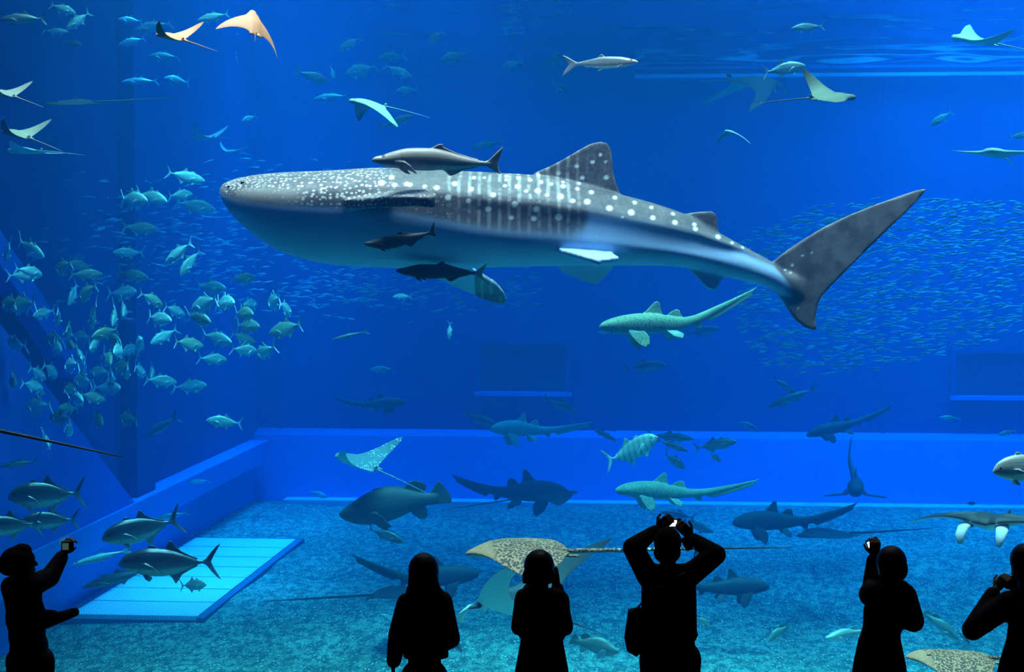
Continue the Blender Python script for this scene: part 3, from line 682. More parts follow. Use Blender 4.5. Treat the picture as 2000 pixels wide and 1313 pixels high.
WHP_T = [(0, .98), (.1, .97), (.25, .95), (.45, .90), (.65, .84), (.85, .74), (.96, .67), (1, .63)]
WHP_H = [(0, .13), (.15, .115), (.35, .07), (.6, .035), (.85, .014), (1, .004)]
def whp_x(bm):
    for s in (-1, 1):
        ellip(bm, (.24, s * .075, .062), (.026, .016, .014)); slab(bm, [(0, 0), (.1, 0), (.16, .06), (.12, .09), (.03, .05)], (.9, s * .05, -.01), (1, 0, 0), (0, s, 0), .016)
me_whip = {k: mk_ray('whipray', WHP_L, WHP_T, .58, WHP_H, tl, .022, a, b, tc, whp_x) for k, a, b, tl, tc in (('up', (22, -44), (24, -14), 2.2, (0, 0)), ('flat', (2, 4), (2, 6), 1.7, (.02, .1)), ('down', (10, -40), (14, -40), 2.2, (-.08, 0)))}

# ---- skins
m_jack = fish_mat('silver_jack_skin', (.12, .34, .36), (.28, .60, .70), (.40, .70, .80), rough=.45, metal=.15)
m_jack2 = fish_mat('olive_jack_skin', (.09, .20, .16), (.16, .32, .30), (.28, .48, .52), rough=.5, metal=.15)
m_trev = fish_mat('giant_trevally_skin', (.035, .055, .065), (.13, .18, .20), (.30, .39, .43), -.02, .06, rough=.28, metal=.5, spec=.6)
m_trevp = fish_mat('pale_trevally_skin', (.34, .38, .32), (.62, .64, .56), (.75, .76, .70), rough=.4, metal=.2)
m_gold = fish_mat('barred_trevally_skin', (.30, .42, .36), (.52, .64, .58), (.6, .7, .66), bands=(62.0, .55))
m_cobia = fish_mat('cobia_skin', (.21, .19, .165), (.36, .33, .29), (.55, .54, .52), .0, .05, -.045, rough=.5, metal=.05)
m_cobiad = fish_mat('dark_cobia_skin', (.03, .045, .05), (.05, .075, .085), (.12, .16, .18), rough=.6, metal=0)
m_group = fish_mat('grouper_skin', (.03, .045, .05), (.055, .075, .08), (.07, .09, .10), rough=.7, metal=0)
m_milk = fish_mat('silver_milkfish_skin', (.24, .26, .26), (.60, .62, .60), (.75, .76, .74), -.005, .05, -.06, rough=.3, metal=.5)
m_tuna = fish_mat('tuna_skin', (.03, .06, .08), (.10, .16, .20), (.26, .36, .42), rough=.4, metal=.2)
m_sard = fish_mat('sardine_skin', (.04, .18, .28), (.12, .36, .50), (.28, .58, .70), rough=.45, metal=.15)

def shark_mat(name, base, belly, spots=0.0, dark=(.03, .04, .035), zb=-.012, saddles=0.0):
    t = NT(name); r = t.attr('rest').outputs['Vector']; q = t.xyz(r); n = t.noise(r, 14.0, 4.0, .6)
    c = t.mix(n, tuple(k * .75 for k in base), tuple(min(1, k * 1.2) for k in base))
    if saddles:
        s = t.math('SINE', t.math('MULTIPLY', q[0], 46.0)); c = t.mix(t.math('MULTIPLY', t.ramp(s, .2, .9), saddles), c, tuple(k * .55 for k in base))
    if spots:
        v = t.voro(t.scale(r, (1, 1, 1.0)), 80.0, .9)[0]; big = t.ramp(q[0], .52, .42)
        c = t.mix(t.math('MULTIPLY', t.ramp(v, .34, .24), t.math('ADD', t.math('MULTIPLY', big, spots * .7), spots * .25)), c, dark)
    c = t.mix(t.math('MULTIPLY', t.ramp(t.math('ADD', q[2], t.math('MULTIPLY', t.math('SUBTRACT', n, .5), .01)), zb + .006, zb - .010), t.ramp(t.math('ABSOLUTE', q[1]), .075, .06)), c, belly)
    return t.bsdf(c, .65, 0, .3, t.bump(n, .1, .004))
m_zebra = shark_mat('zebra_shark_skin', (.20, .24, .15), (.18, .26, .26), .95, (.02, .03, .03), -.03, .0)
m_zebra2 = shark_mat('banded_zebra_shark_skin', (.24, .34, .24), (.2, .3, .3), .8, (.02, .035, .035), -.036, .25)
m_zebra_p = shark_mat('lightened_zebra_shark_skin', (.46, .60, .52), (.45, .58, .56), .6, (.05, .08, .08), -.036, .1)  # zebra skin lightened to make up for the weak light at depth
m_sharkd = shark_mat('dark_shark_skin', (.035, .052, .06), (.07, .10, .11), .2, (.02, .03, .03), -.04)

def ray_mat(name, top, belly, pattern=None, rough=.6):
    t = NT(name); r = t.attr('rest').outputs['Vector']; n = t.noise(r, 9.0, 4.0, .6); ns = t.n('NewGeometry'); ob = t.n('VectorTransform', vector_type='NORMAL', convert_from='WORLD', convert_to='OBJECT'); t.set(ob, 0, ns.outputs['Normal'])
    c = t.mix(n, tuple(k * .8 for k in top), tuple(min(1, k * 1.15) for k in top))
    if pattern == 'leopard':
        v = t.voro(r, 38.0, .85); rg = t.math('MULTIPLY', t.ramp(v[0], .08, .16), t.ramp(v[0], .60, .48)); v2 = t.voro(r, 90.0, .8)[0]; q = t.xyz(r)
        nose = t.ramp(q[0], .30, .20)
        c = t.mix(nose, t.mix(t.math('MULTIPLY', rg, .92), c, (.045, .028, .02)), t.mix(t.ramp(v2, .42, .30), c, (.14, .10, .07)))
        bandt = t.ramp(t.math('SINE', t.math('MULTIPLY', q[0], 110.0)), -.1, .2); c = t.mix(t.ramp(q[0], 1.35, 1.5), c, t.mix(bandt, (.03, .03, .03), (.75, .70, .6)))
        c = t.mix(t.ramp(q[0], 1.9, 2.3), c, (.02, .02, .02))
    if pattern == 'dots':
        v = t.voro(t.scale(r, (1, 1, .4)), 26.0, .55)[0]; c = t.mix(t.ramp(v, .30, .20), c, (.85, .92, .92))
    if pattern == 'manta':
        q = t.xyz(r); sh = t.math('MULTIPLY', t.ramp(t.math('ABSOLUTE', t.math('SUBTRACT', t.math('ADD', q[0], t.math('MULTIPLY', t.math('ABSOLUTE', q[1]), -.35)), .17)), .07, .03), t.math('MULTIPLY', t.ramp(t.math('ABSOLUTE', q[1]), .10, .14), t.ramp(t.math('ABSOLUTE', q[1]), .42, .30)))
        sh = t.math('MAXIMUM', t.math('MULTIPLY', sh, .06), t.math('MULTIPLY', t.ramp(q[0], .06, .03), t.ramp(t.math('ABSOLUTE', q[1]), .10, .12)))
        c = t.mix(sh, c, (.60, .70, .75))
    if belly: c = t.mix(t.ramp(t.xyz(ob.outputs[0])[2], .0, -.25), c, belly)
    return t.bsdf(c, rough, 0, .3, t.bump(n, .1, .01))
m_eagle_o = ray_mat('tan_eagle_ray_skin', (.50, .28, .14), (.55, .33, .17))
m_eagle_g = ray_mat('grey_eagle_ray_skin', (.32, .35, .29), (.10, .13, .13))
m_eagle_b = ray_mat('slate_eagle_ray_skin', (.16, .24, .28), (.55, .65, .68))
m_eagle_s = ray_mat('spotted_eagle_ray_skin', (.10, .17, .20), (.6, .7, .75), 'dots')
m_manta = ray_mat('manta_skin', (.012, .018, .02), (.72, .78, .80), 'manta')
m_manta_d = ray_mat('dark_manta_skin', (.03, .05, .055), (.40, .50, .52))
m_whip = ray_mat('leopard_whipray_skin', (.56, .31, .15), (.34, .38, .38), 'leopard')
m_ray_d = ray_mat('darkened_stingray_skin', (.018, .026, .03), (.10, .14, .15))  # colour darkened so the upper-left stingray stands as an unlit silhouette
# ------------------------------------------------------------------ who swims where
def put(name, me, mat, nose, tail, Y, dd=0.0, label=None, cat='fish', group=None, roll=0, sy=1, sz=1, L0=1.0):
    o = bpy.data.objects.new(name, me); C.objects.link(o)
    if not me.materials: me.materials.append(mat)
    if me.materials[0] is not mat:
        o.material_slots[0].link = 'OBJECT'; o.material_slots[0].material = mat
    pose(o, P(nose[0], nose[1], Y), P(tail[0], tail[1], Y + dd), roll, sy, sz, L0)
    return tag(o, label, cat, group)

# --- beside the whale shark
m_remora = fish_mat('silhouette_cobia_skin', (.010, .018, .022), (.018, .03, .036), (.03, .045, .05), rough=.7, metal=0)  # cobia skin darkened to stand as a shaded silhouette over the belly
m_remora_w = fish_mat('white_tailed_remora_skin', (.010, .018, .020), (.018, .03, .032), (.03, .045, .045), rough=.7, metal=0, tailc=(.8, .82, .62))
mb = bend(me_cobia, 'cobia_swimming', [(0, -3), (.5, 0), (1, 8)], [(0, 6), (.3, 2), (.6, -6), (1, 2)])
put('cobia', mb, m_cobia, (727, 316), (985, 322), 17.4, .25, 'brown cobia gliding just above the back of the whale shark', 'cobia', roll=8)
put('cobia', bend(me_cobia, 'cobia_bent', [(0, 4), (.5, 0), (1, -6)], [(0, -8), (.4, 4), (1, 12)]), m_remora, (711, 474), (857, 458), 17.55, .1, 'dark cobia swimming in front of the white belly of the whale shark', 'cobia')
put('remora', bend(me_cobia, 'remora_straight', None, [(0, 3), (1, -2)]), m_remora_w, (774, 530), (950, 538), 18.0, .2, 'dark remora close under the belly of the whale shark', 'remora', sz=.95)
# --- zebra sharks
zA = bend(me_zebra, 'zebra_shark_swimming', [(0, -6), (.3, 0), (.6, 14), (1, 6)], [(0, -6), (.25, -2), (.42, -4), (.5, 8), (.62, 20), (1, 24)])
zB = bend(me_zebra, 'zebra_shark_gliding', [(0, 5), (.3, 0), (.7, -10), (1, 6)], [(0, 0), (.3, -4), (.5, 0), (.7, 14), (1, 16)])
zC = bend(me_zebra, 'zebra_shark_turning', [(0, 10), (.3, 0), (.7, -16), (1, -30)], [(0, 0), (.4, -3), (.7, 10), (1, 12)])
zD = bend(me_zebra, 'zebra_shark_diving', [(0, -8), (.4, 4), (1, 14)], [(0, 12), (.3, 4), (.6, 14), (1, 20)])
def span(me): a = coords(me); return float(np.linalg.norm(a[np.argmax(a[:, 0])] - np.zeros(3)))
def putz(me, mat, nose, tail, Y, dd, label, cat='shark', name='zebra_shark', roll=0, sy=1, sz=1):
    """as put, but the tail tip of the bent animal lands on the given point"""
    a = coords(me); tip = a[np.argmax(a[:, 0] + 0 * a[:, 2])]; ang = math.atan2(tip[2], tip[0])
    N, T = P(nose[0], nose[1], Y), P(tail[0], tail[1], Y + dd); L = math.hypot(tip[0], tip[2])
    o = put(name, me, mat, nose, tail, Y, dd, label, cat, None, roll, sy, sz, L)
    # turn the animal so that nose and tail tip both meet their points
    o.matrix_world = o.matrix_world @ Matrix.Rotation(ang, 4, 'Y')
    return o
putz(zA, m_zebra, (1170, 634), (1485, 561), 24.0, .6, 'spotted green zebra shark below the tail of the whale shark', roll=-6)
putz(zB, m_zebra2, (1203, 958), (1480, 937), 27.0, .6, 'banded zebra shark skimming the far floor above the man with raised arms', roll=-4)
putz(zC, m_zebra_p, (960, 838), (1148, 827), 34.5, .8, 'pale blue zebra shark in the middle of the far wall', roll=-4, sz=1.25)
putz(zB, m_sharkd, (793, 786), (648, 776), 37.5, .5, 'dim dark shark facing right below the far wall window', name='dark_shark')
putz(zD, m_sharkd, (1575, 855), (1748, 791), 36.5, .6, 'dim zebra shark diving before the far wall at the right', name='dark_shark')
putz(zB, m_sharkd, (1432, 1022), (1672, 987), 30.0, .5, 'dark zebra shark lying over the gravel behind the man with raised arms', name='dark_shark', sz=1.25)
putz(zC, m_sharkd, (1112, 962), (875, 937), 33.5, .4, 'dark zebra shark with long tail resting on the far kerb', name='dark_shark', sz=1.35)
putz(zB, m_sharkd, (1502, 1146), (1275, 1122), 27.5, -.3, 'dark nurse shark on the gravel beside the elbow of the man', name='dark_shark', sz=1.25)
putz(zA, m_sharkd, (935, 1118), (690, 1090), 28.2, -.3, 'dim zebra shark on the gravel behind the long-haired woman', name='dark_shark', sz=1.3)
# shark seen head-on, tail waving above
o = put('dark_shark', bend(me_zebra_flat, 'zebra_shark_headon', [(0, 0), (.35, 0), (.6, 14), (1, -20)], [(0, -4), (.3, 6), (.5, 24), (1, 44)]), m_sharkd, (1671, 956), (1672, 944), 34.0, 2.2, 'dark shark swimming head-on above the far floor with its tail raised', 'shark', sz=1.25, sy=1.15)
# --- giant trevallies at the lower left, the rest at the right
tv = bend(me_trev, 'trevally_turning', [(0, -5), (.5, 0), (1, 10)])
put('giant_trevally', tv, m_trev, (14, 972), (170, 962), 22.0, .3, 'dark giant trevally, highest of the four in the lower left', 'trevally', sz=1.12)
put('giant_trevally', me_trev, m_trev, (40, 1020), (157, 1014), 22.6, .3, 'silver giant trevally half hidden behind another at the edge of the picture', 'trevally')
put('giant_trevally', tv, m_trev, (-52, 1032), (85, 1022), 21.6, .4, 'giant trevally cut off by the picture edge, its tail over another trevally', 'trevally')
put('giant_trevally', bend(me_trev, 'trevally_bent', [(0, 6), (.5, 0), (1, -8)], [(0, 0), (.5, 3), (1, 6)]), m_trev, (198, 1054), (360, 1020), 21.4, .4, 'silver giant trevally with raised dorsal fin above the grating', 'trevally')
put('giant_trevally', me_trev, m_trev, (230, 1102), (432, 1097), 20.4, .15, 'large silver-backed giant trevally in front of the pale grating', 'trevally', sz=.92)
put('giant_trevally', me_trev, m_trevp, (1938, 921), (2090, 905), 17.5, .3, 'pale silver trevally whose head enters from the picture edge', 'trevally')
put('barred_trevally', bend(me_trev, 'trevally_barred', [(0, -6), (1, 8)], [(0, -8), (1, 8)]), m_gold, (1283, 851), (1177, 901), 26.0, .15, 'pale trevally with dark bars, nose up, before the far wall', 'trevally', sz=1.05)
# --- eagle rays
E = me_eagle
m_eagle_sand = ray_mat('sandy_eagle_ray_skin', (.10, .09, .06), (.06, .075, .07))
def putr(name, me, mat, cpx, cpy, Y, size, yaw, pitch=0, roll=0, label=None, cat='ray', group=None, pivot=.4):
    """a ray by the picture place of its middle, its length in metres and its heading: yaw 0 = nose to the left, 90 = nose to the viewer"""
    o = bpy.data.objects.new(name, me); C.objects.link(o)
    if not me.materials: me.materials.append(mat)
    if me.materials[0] is not mat: o.material_slots[0].link = 'OBJECT'; o.material_slots[0].material = mat
    M = Matrix.Translation(P(cpx, cpy, Y)) @ Matrix.Rotation(PSI, 4, 'Z') @ Matrix.Rotation(math.radians(yaw), 4, 'Z') @ Matrix.Rotation(math.radians(pitch), 4, 'Y') @ Matrix.Rotation(math.radians(roll), 4, 'X') @ Matrix.Scale(size, 4) @ Matrix.Translation((-pivot, 0, 0))
    o.matrix_world = M; return tag(o, label, cat, group)
putr('eagle_ray', E['up'], m_eagle_o, 335, 74, 16.8, .46, -38, 14, 6, 'tan eagle ray with both wings raised at the upper left', 'ray')
putr('eagle_ray', E['bank'], m_eagle_o, 496, 48, 16.6, .50, -78, 40, -24, 'large orange-tan eagle ray with wings spread, topmost in the tank', 'ray')
putr('eagle_ray', E['up'], m_eagle_g, 8, 184, 19.0, .45, -34, 14, 4, 'greenish eagle ray cut by the picture edge above another', 'ray')
putr('eagle_ray', E['up'], m_eagle_g, 34, 264, 19.5, .55, -36, 14, 4, 'green and white eagle ray, wing tip raised, at the picture edge', 'ray')
putr('eagle_ray', E['flat'], m_eagle_b, 52, 296, 23.0, .70, -28, 3, -8, 'blue eagle ray gliding below the green one at the picture edge', 'ray')
putr('eagle_ray', E['down'], m_eagle_g, 722, 204, 24.0, .72, 40, 6, 6, 'eagle ray with white wing patches and drooping tips, upper middle', 'ray')
putr('eagle_ray', E['swing'], m_eagle_sand, 1622, 192, 21.5, .72, 198, 4, -14, 'sandy eagle ray with one long wing raised, upper right', 'ray')
putr('eagle_ray', E['swing'], m_eagle_b, 1905, 80, 24.0, .78, 20, 6, 26, 'dark eagle ray with raised wing near the top corner', 'ray')
putr('eagle_ray', E['flat'], m_eagle_b, 1945, 302, 22.0, .80, 62, 4, 0, 'eagle ray gliding with flat wings at the picture edge above the shoal', 'ray')
putr('eagle_ray', E['down'], m_eagle_g, 1428, 260, 26.0, .42, 60, 6, 0, 'small pale eagle ray alone to the upper right of the dorsal fin', 'ray')
putr('eagle_ray', E['up'], m_eagle_b, 400, 270, 30.0, .62, -40, 2, 0, 'dim blue eagle ray above the snout of the whale shark', 'ray')
putr('eagle_ray', E['up'], m_eagle_b, 455, 298, 34.0, .60, 70, 0, 0, 'faint eagle ray with a raised wing left of the whale shark', 'ray')
putr('spotted_eagle_ray', E['up'], m_eagle_s, 700, 906, 25.0, .98, -40, 12, 6, 'dark eagle ray with white dots and long tail above the grouper', 'ray')
# --- mantas
putr('manta_ray', me_manta['up'], m_manta, 1012, 1194, 21.5, 1.42, -32, 6, 0, 'large manta ray with tall raised wings behind the woman with camera', 'manta')
putr('manta_ray', me_manta['arch'], m_manta, 1945, 1024, 19.6, 1.2, 58, 4, 0, 'manta ray with curled white head lobes at the picture edge', 'manta')
putr('manta_ray', me_manta['down'], m_manta_d, 1470, 160, 29.0, 1.1, 196, 0, -8, 'dark manta ray with pale wing near the water line', 'manta')
putr('stingray', me_whip['flat'], m_ray_d, 128, 203, 25.5, .72, 8, -3, 10, 'dark stingray silhouette with long straight tail at the upper left', 'ray')
# --- whiprays
putr('leopard_whipray', me_whip['up'], m_whip, 992, 1082, 17.6, 1.04, 6, 0, 2, 'tan leopard-spotted whipray with very long banded tail', 'ray')
putr('leopard_whipray', me_whip['down'], m_whip, 1838, 1286, 17.2, .86, 4, 2, 6, 'leopard-spotted whipray at the bottom beside the person in a coat', 'ray')
putr('leopard_whipray', me_whip['down'], m_ray_d, 245, 869, 15.6, 1.7, 0, 9, 0, 'dark mottled ray tail reaching in from the picture edge', 'ray', pivot=3.12)
putr('stingray', me_whip['down'], m_ray_d, 1095, 966, 32.0, .8, 196, 4, 0, 'dark stingray on the far kerb with its thin tail raised', 'ray')
putr('stingray', me_whip['flat'], m_ray_d, 800, 1160, 27.0, 1.0, 188, 2, 0, 'dim stingray on the gravel, long tail to the grating side, behind the long-haired woman', 'ray')
# --- grouper, milkfish
put('grouper', me_group, m_group, (661, 996), (882, 970), 25.0, .3, 'big dark grouper with spiny dorsal fin over the bright gravel', 'grouper', sz=1.05)
put('milkfish', me_milk, m_milk, (1247, 121), (1097, 126), 19.0, .3, 'slender silver milkfish with forked red-brown tail near the surface', 'fish')

# --- single swimmers: nose, tail, depth, mesh, skin, label
ONE = [
 (0, 38, 92, 36, 23, me_jack, m_tuna, 'dark tuna-like fish in the top corner, tail to the right', .72),
 (148, 26, 96, 8, 26, me_jack, m_jack, 'bright blue fish nearest the top corner, nose to the right', 1.0),
 (128, 58, 178, 22, 26, me_jack, m_jack, 'bright blue fish steeply tilted at the top corner', 1.0),
 (134, 62, 80, 60, 27, me_jack, m_jack, 'slim blue fish below the tilted pair in the top corner', .7),
 (160, 88, 120, 80, 30, me_jack, m_jack2, 'dim fish lowest of the top corner group', .9),
 (230, 38, 280, 42, 30, me_jack, m_jack, 'dim blue fish behind the raised wing of the tan ray', .9),
 (262, 60, 340, 44, 29, me_jack, m_jack, 'blue fish just behind the tan eagle ray', .8),
 (232, 88, 286, 74, 30, me_jack, m_jack, 'dim blue fish under the raised wing of the tan ray', .9),
 (290, 110, 355, 112, 34, me_jack, m_jack2, 'very faint fish below the tan eagle ray', .8),
 (385, 40, 450, 26, 27, me_jack, m_jack, 'blue fish between the two tan eagle rays', .8),
 (463, 130, 460, 100, 34, me_jack, m_jack2, 'small faint fish seen from the front below the orange ray', 1.0),
 (238, 160, 312, 158, 33, me_jack, m_jack, 'pale slim fish left of a rounder one below the rays', .6),
 (320, 152, 372, 162, 31, me_jack, m_jack, 'round pale fish facing left below the tan eagle rays', 1.0),
 (472, 238, 502, 226, 33, me_jack, m_jack, 'small round fish alone above the whale shark snout', 1.2),
 (662, 98, 705, 72, 31, me_jack, m_jack, 'round blue fish nose down near the light streaks', 1.0),
 (642, 160, 576, 138, 29, me_jack, m_jack2, 'greenish fish nose right, leftmost of the upper middle group', .9),
 (655, 160, 645, 126, 33, me_jack, m_jack, 'thin fish seen from the front in the upper middle group', .9),
 (736, 116, 796, 108, 32, me_jack, m_jack2, 'dim green fish, highest of the upper middle group', 1.0),
 (674, 146, 738, 128, 31, me_jack, m_jack, 'large round fish facing left in the upper middle group', 1.2),
 (805, 152, 748, 126, 29, me_jack, m_jack, 'brightest blue fish nose right in the upper middle group', .9),
 (774, 178, 818, 176, 31, me_jack, m_jack, 'round fish lowest right of the upper middle group', 1.1),
 (838, 84, 866, 60, 29, me_jack, m_jack2, 'dark greenish fish nose down alone in the upper middle', 1.4),
 (860, 118, 918, 104, 31, me_jack, m_jack2, 'round pale fish facing left, right of the upper middle group', 1.1),
 (610, 195, 685, 186, 33, me_jack, m_jack2, 'slim faint fish above the eagle ray with white patches', .7),
 (808, 226, 738, 250, 29, me_jack, m_tuna, 'slim tuna-like fish rising to the right, above the cobia', .7),
 (1005, 96, 955, 92, 34, me_jack, m_jack2, 'faint fish above a rounder one in the upper centre', .7),
 (980, 130, 1025, 122, 32, me_jack, m_jack, 'round faint fish in the upper centre', 1.1),
 (1020, 48, 985, 42, 33, me_jack, m_jack, 'small faint fish near the top edge in the middle', .8),
 (1065, 122, 1115, 108, 32, me_jack, m_jack2, 'dim fish behind the tail of the milkfish', 1.0),
 (1112, 186, 1076, 160, 32, me_jack, m_jack, 'dim fish diving below the milkfish', .8),
 (1545, 56, 1612, 50, 26, me_jack, m_tuna, 'dark fish alone near the top edge on the right', .8),
 (1574, 128, 1488, 142, 24, me_jack, m_tuna, 'dark round fish touching the bright water line', .95),
 (1816, 246, 1862, 216, 30, me_jack, m_jack2, 'dim fish diving nose down at the right above the shoal', .9),
 (2010, 262, 1970, 268, 29, me_jack, m_jack, 'pale fish half out of the picture above the flat eagle ray', .9),
 (920, 290, 985, 276, 33, me_jack, m_jack2, 'very faint fish just above the dorsal fin of the whale shark', .7),
 (1700, 402, 1682, 412, 33, me_jack, m_jack, 'pale fish partly behind the upper tail lobe of the whale shark', 1.2),
 (1602, 434, 1648, 428, 32, me_jack, m_jack, 'pale blue fish on the upper edge of the shoal', 1.0),
 (648, 664, 722, 646, 27, me_milk, m_tuna, 'slim fish gliding nose down below the middle of the tank', .7),
 (722, 722, 772, 721, 34, me_jack, m_jack2, 'faint oval fish alone in mid water, left of the wall window', .8),
 (1303, 712, 1215, 720, 32, me_jack, m_tuna, 'faint tuna-like fish right of the wall window', .75),
 (1168, 650, 1200, 648, 34, me_jack, m_jack, 'blue fish mostly behind the snout of the zebra shark', .9),
 (1408, 642, 1335, 652, 33, me_jack, m_tuna, 'dim fish under the tail of the green zebra shark', .8),
 (1128, 806, 1060, 776, 31, me_jack, m_tuna, 'dim tuna diving under the wall window', .7),
 (978, 836, 900, 804, 33, me_jack, m_tuna, 'dim tuna partly behind the pale blue zebra shark', .7),
 (1205, 862, 1148, 832, 32, me_jack, m_tuna, 'dark slim fish left of the barred trevally', .5),
 (1358, 858, 1260, 848, 31, me_jack, m_tuna, 'dark slim fish touching the top of the pale lower wall', .5),
 (1345, 882, 1280, 858, 30, me_jack, m_tuna, 'dark tuna behind the head of the barred trevally', .6),
 (1440, 862, 1352, 876, 29, me_jack, m_tuna, 'largest dark tuna before the pale lower wall', .75),
 (1338, 916, 1296, 884, 29, me_jack, m_tuna, 'dark jack nose down before the pale lower wall', 1.0),
 (1408, 902, 1384, 884, 29, me_jack, m_tuna, 'dark jack seen from the front before the pale lower wall', 1.0),
 (1500, 796, 1598, 756, 29, me_jack, m_tuna, 'dim mackerel nose down under the shoal', .55),
 (1552, 768, 1508, 736, 31, me_jack, m_tuna, 'dim fish tail up under the shoal', .7),
 (1834, 816, 1878, 818, 33, me_jack, m_jack2, 'small dim fish under the right wall window', .7),
 (1950, 850, 1985, 840, 33, me_jack, m_jack2, 'tiny dim fish near the lower right wall', .8),
 (1440, 826, 1490, 840, 36, me_jack, m_tuna, 'faint fish behind the tuna pair by the lower wall', .8),
 (1906, 984, 1886, 983, 34, me_jack, m_tuna, 'tiny dark fish on the far edge of the gravel', 1.2),
 (365, 944, 412, 938, 32, me_jack, m_jack, 'faint fish above the bright patch of gravel', .6),
 (640, 972, 600, 958, 36, me_jack, m_jack, 'tiny faint fish at the far corner of the gravel', .8),
 (300, 1016, 372, 1000, 30, me_jack, m_jack2, 'faint fish behind the dorsal fin of the giant trevally', .6),
 (404, 1142, 350, 1144, 26, me_jack, m_trevp, 'small pale fish over the grating under a giant trevally', 1.2),
 (140, 1104, 262, 1072, 24, me_milk, m_jack, 'long pale fish behind the hand that holds up a camera', .8),
 (112, 1066, 132, 1046, 23, me_jack, m_trevp, 'pale fish partly behind the raised camera hand', 1.0),
 (0, 912, 76, 900, 28, me_jack, m_tuna, 'dim slim fish above the giant trevallies at the edge', .5),
 (160, 1148, 300, 1110, 25.5, me_jack, m_tuna, 'dark fish behind the largest giant trevally', .5),
 (1210, 1268, 1112, 1252, 22, me_group, m_jack2, 'yellow-green wrasse close to the gravel between woman and man', 1.2),
 (1388, 1224, 1352, 1204, 24, me_group, m_jack2, 'greenish fish half hidden by the man with raised arms', 1.3),
 (1498, 1250, 1542, 1222, 24, me_group, m_jack2, 'dull green fish resting on the gravel in the right half', 1.2),
 (1612, 1243, 1692, 1232, 24, me_group, m_trevp, 'pale teal fish on the gravel left of the person in a coat', .8),
 (1875, 1246, 1800, 1196, 24, me_group, m_jack2, 'yellow-green wrasse above the leopard ray at the bottom', .9),
 (1895, 1258, 1868, 1230, 25, me_jack, m_tuna, 'small dark fish beside the yellow-green wrasse', .8),
 (905, 1272, 850, 1215, 23, me_group, m_tuna, 'grey fish nose down behind the elbow of the long-haired woman', .8),
 (745, 1200, 790, 1225, 25, me_jack, m_jack, 'pale fish behind the shoulder of the long-haired woman', .7),
 (790, 1060, 716, 1030, 27, me_jack, m_tuna, 'blue-grey fish in the shadow below the grouper', .8),
 (1290, 1000, 1360, 1012, 30, me_jack, m_tuna, 'dim fish in the shade below the banded zebra shark', .6),
 (1395, 1036, 1330, 1020, 29, me_group, m_jack2, 'dim green fish beside the camera of the man', .9),
 (1545, 1046, 1640, 1042, 30, me_whip['flat'], m_ray_d, '', 1.0),
 (877, 664, 879, 628, 25, me_jack, m_jack, 'pale jack seen head-on alone below the whale shark', 1.1),
 (767, 580, 806, 579, 28, me_jack, m_jack, 'bright blue jack alone under the belly of the whale shark', .9),
 (402, 821, 476, 828, 25, me_jack, m_jack, 'green-blue jack alone below the school, nose to the left', 1.0),
 (285, 852, 350, 812, 27, me_milk, m_tuna, 'dim blue fish with dark tail below the school', 1.5),
]
for nx, ny, tx, ty, Y, me_, mt, lab, sz in ONE:
    if not lab: continue
    if 'faint' in lab or 'dim ' in lab: Y = min(Y + 4.5, 41.0)
    if 'upper middle' in lab or 'upper centre' in lab: Y += 2.5
    Y = min(Y, -(XL + .7) / ((1300 - min(nx, tx)) / FPX)) if min(nx, tx) < 900 else Y
    put('jack' if me_ is me_jack else 'milkfish' if me_ is me_milk else 'wrasse', me_, mt, (nx, ny), (tx, ty), Y, R.uniform(-.12, .25), lab, 'fish', None, 0, 1, sz)
putr('stingray', me_whip['flat'], m_ray_d, 1600, 1046, 30.0, 1.0, 14, 0, 0, 'dark stingray flat on the gravel beside the dark zebra shark', 'ray')

# --- the school of jacks at the left: nose x, y, tail x, y
J = '''401 354 322 335;327 394 264 377;290 392 235 388;422 411 337 394;377 380 327 383;308 448 235 443;219 493 284 494;322 516 378 471;352 539 395 486;88 502 35 467;16 509 21 473;83 538 9 539;82 536 25 524;176 524 123 511;108 534 140 510;201 536 133 536;132 597 150 551;156 589 192 554;292 544 226 530;266 569 206 574;318 599 269 571;442 563 382 559;500 545 449 544;372 604 425 581;460 592 422 592;502 594 466 597;362 617 319 597;412 629 362 614;337 627 288 619;14 601 72 590;0 596 32 588;64 617 109 606;107 634 112 602;182 644 190 586;218 638 221 590;239 618 237 590;134 658 132 634;178 660 233 641;139 660 177 660;175 683 195 664;16 666 55 677;86 668 125 664;122 686 105 672;144 680 129 664;235 668 203 660;294 672 350 641;399 676 338 666;220 690 239 680;239 690 279 672;215 711 199 688;159 702 151 686;159 741 167 700;131 718 157 709;22 755 22 724;90 741 56 716;110 737 82 710;84 761 38 747;80 773 78 753;171 729 215 727;141 745 179 745;219 721 253 713;251 739 251 709;223 745 219 723;286 733 263 713;294 739 293 717;346 747 280 741;404 752 332 757;235 758 177 757;151 761 125 757;160 783 129 779;207 782 155 769;52 799 104 789;113 797 153 799;97 815 139 817;201 830 181 809;233 819 269 819;495 614 457 612;509 638 461 636;453 669 392 652;501 669 449 650;502 686 449 681;524 652 591 631;502 695 541 675;444 704 384 699;525 596 547 580;570 614 544 590;140 848 128 828;95 872 84 850;276 662 266 690'''
jb = [me_jack, bend(me_jack, 'jack_bent', [(0, -8), (.5, 0), (1, 12)]), bend(me_jack, 'jack_bent_back', [(0, 8), (.5, 0), (1, -12)])]
JL = .56; school = {}
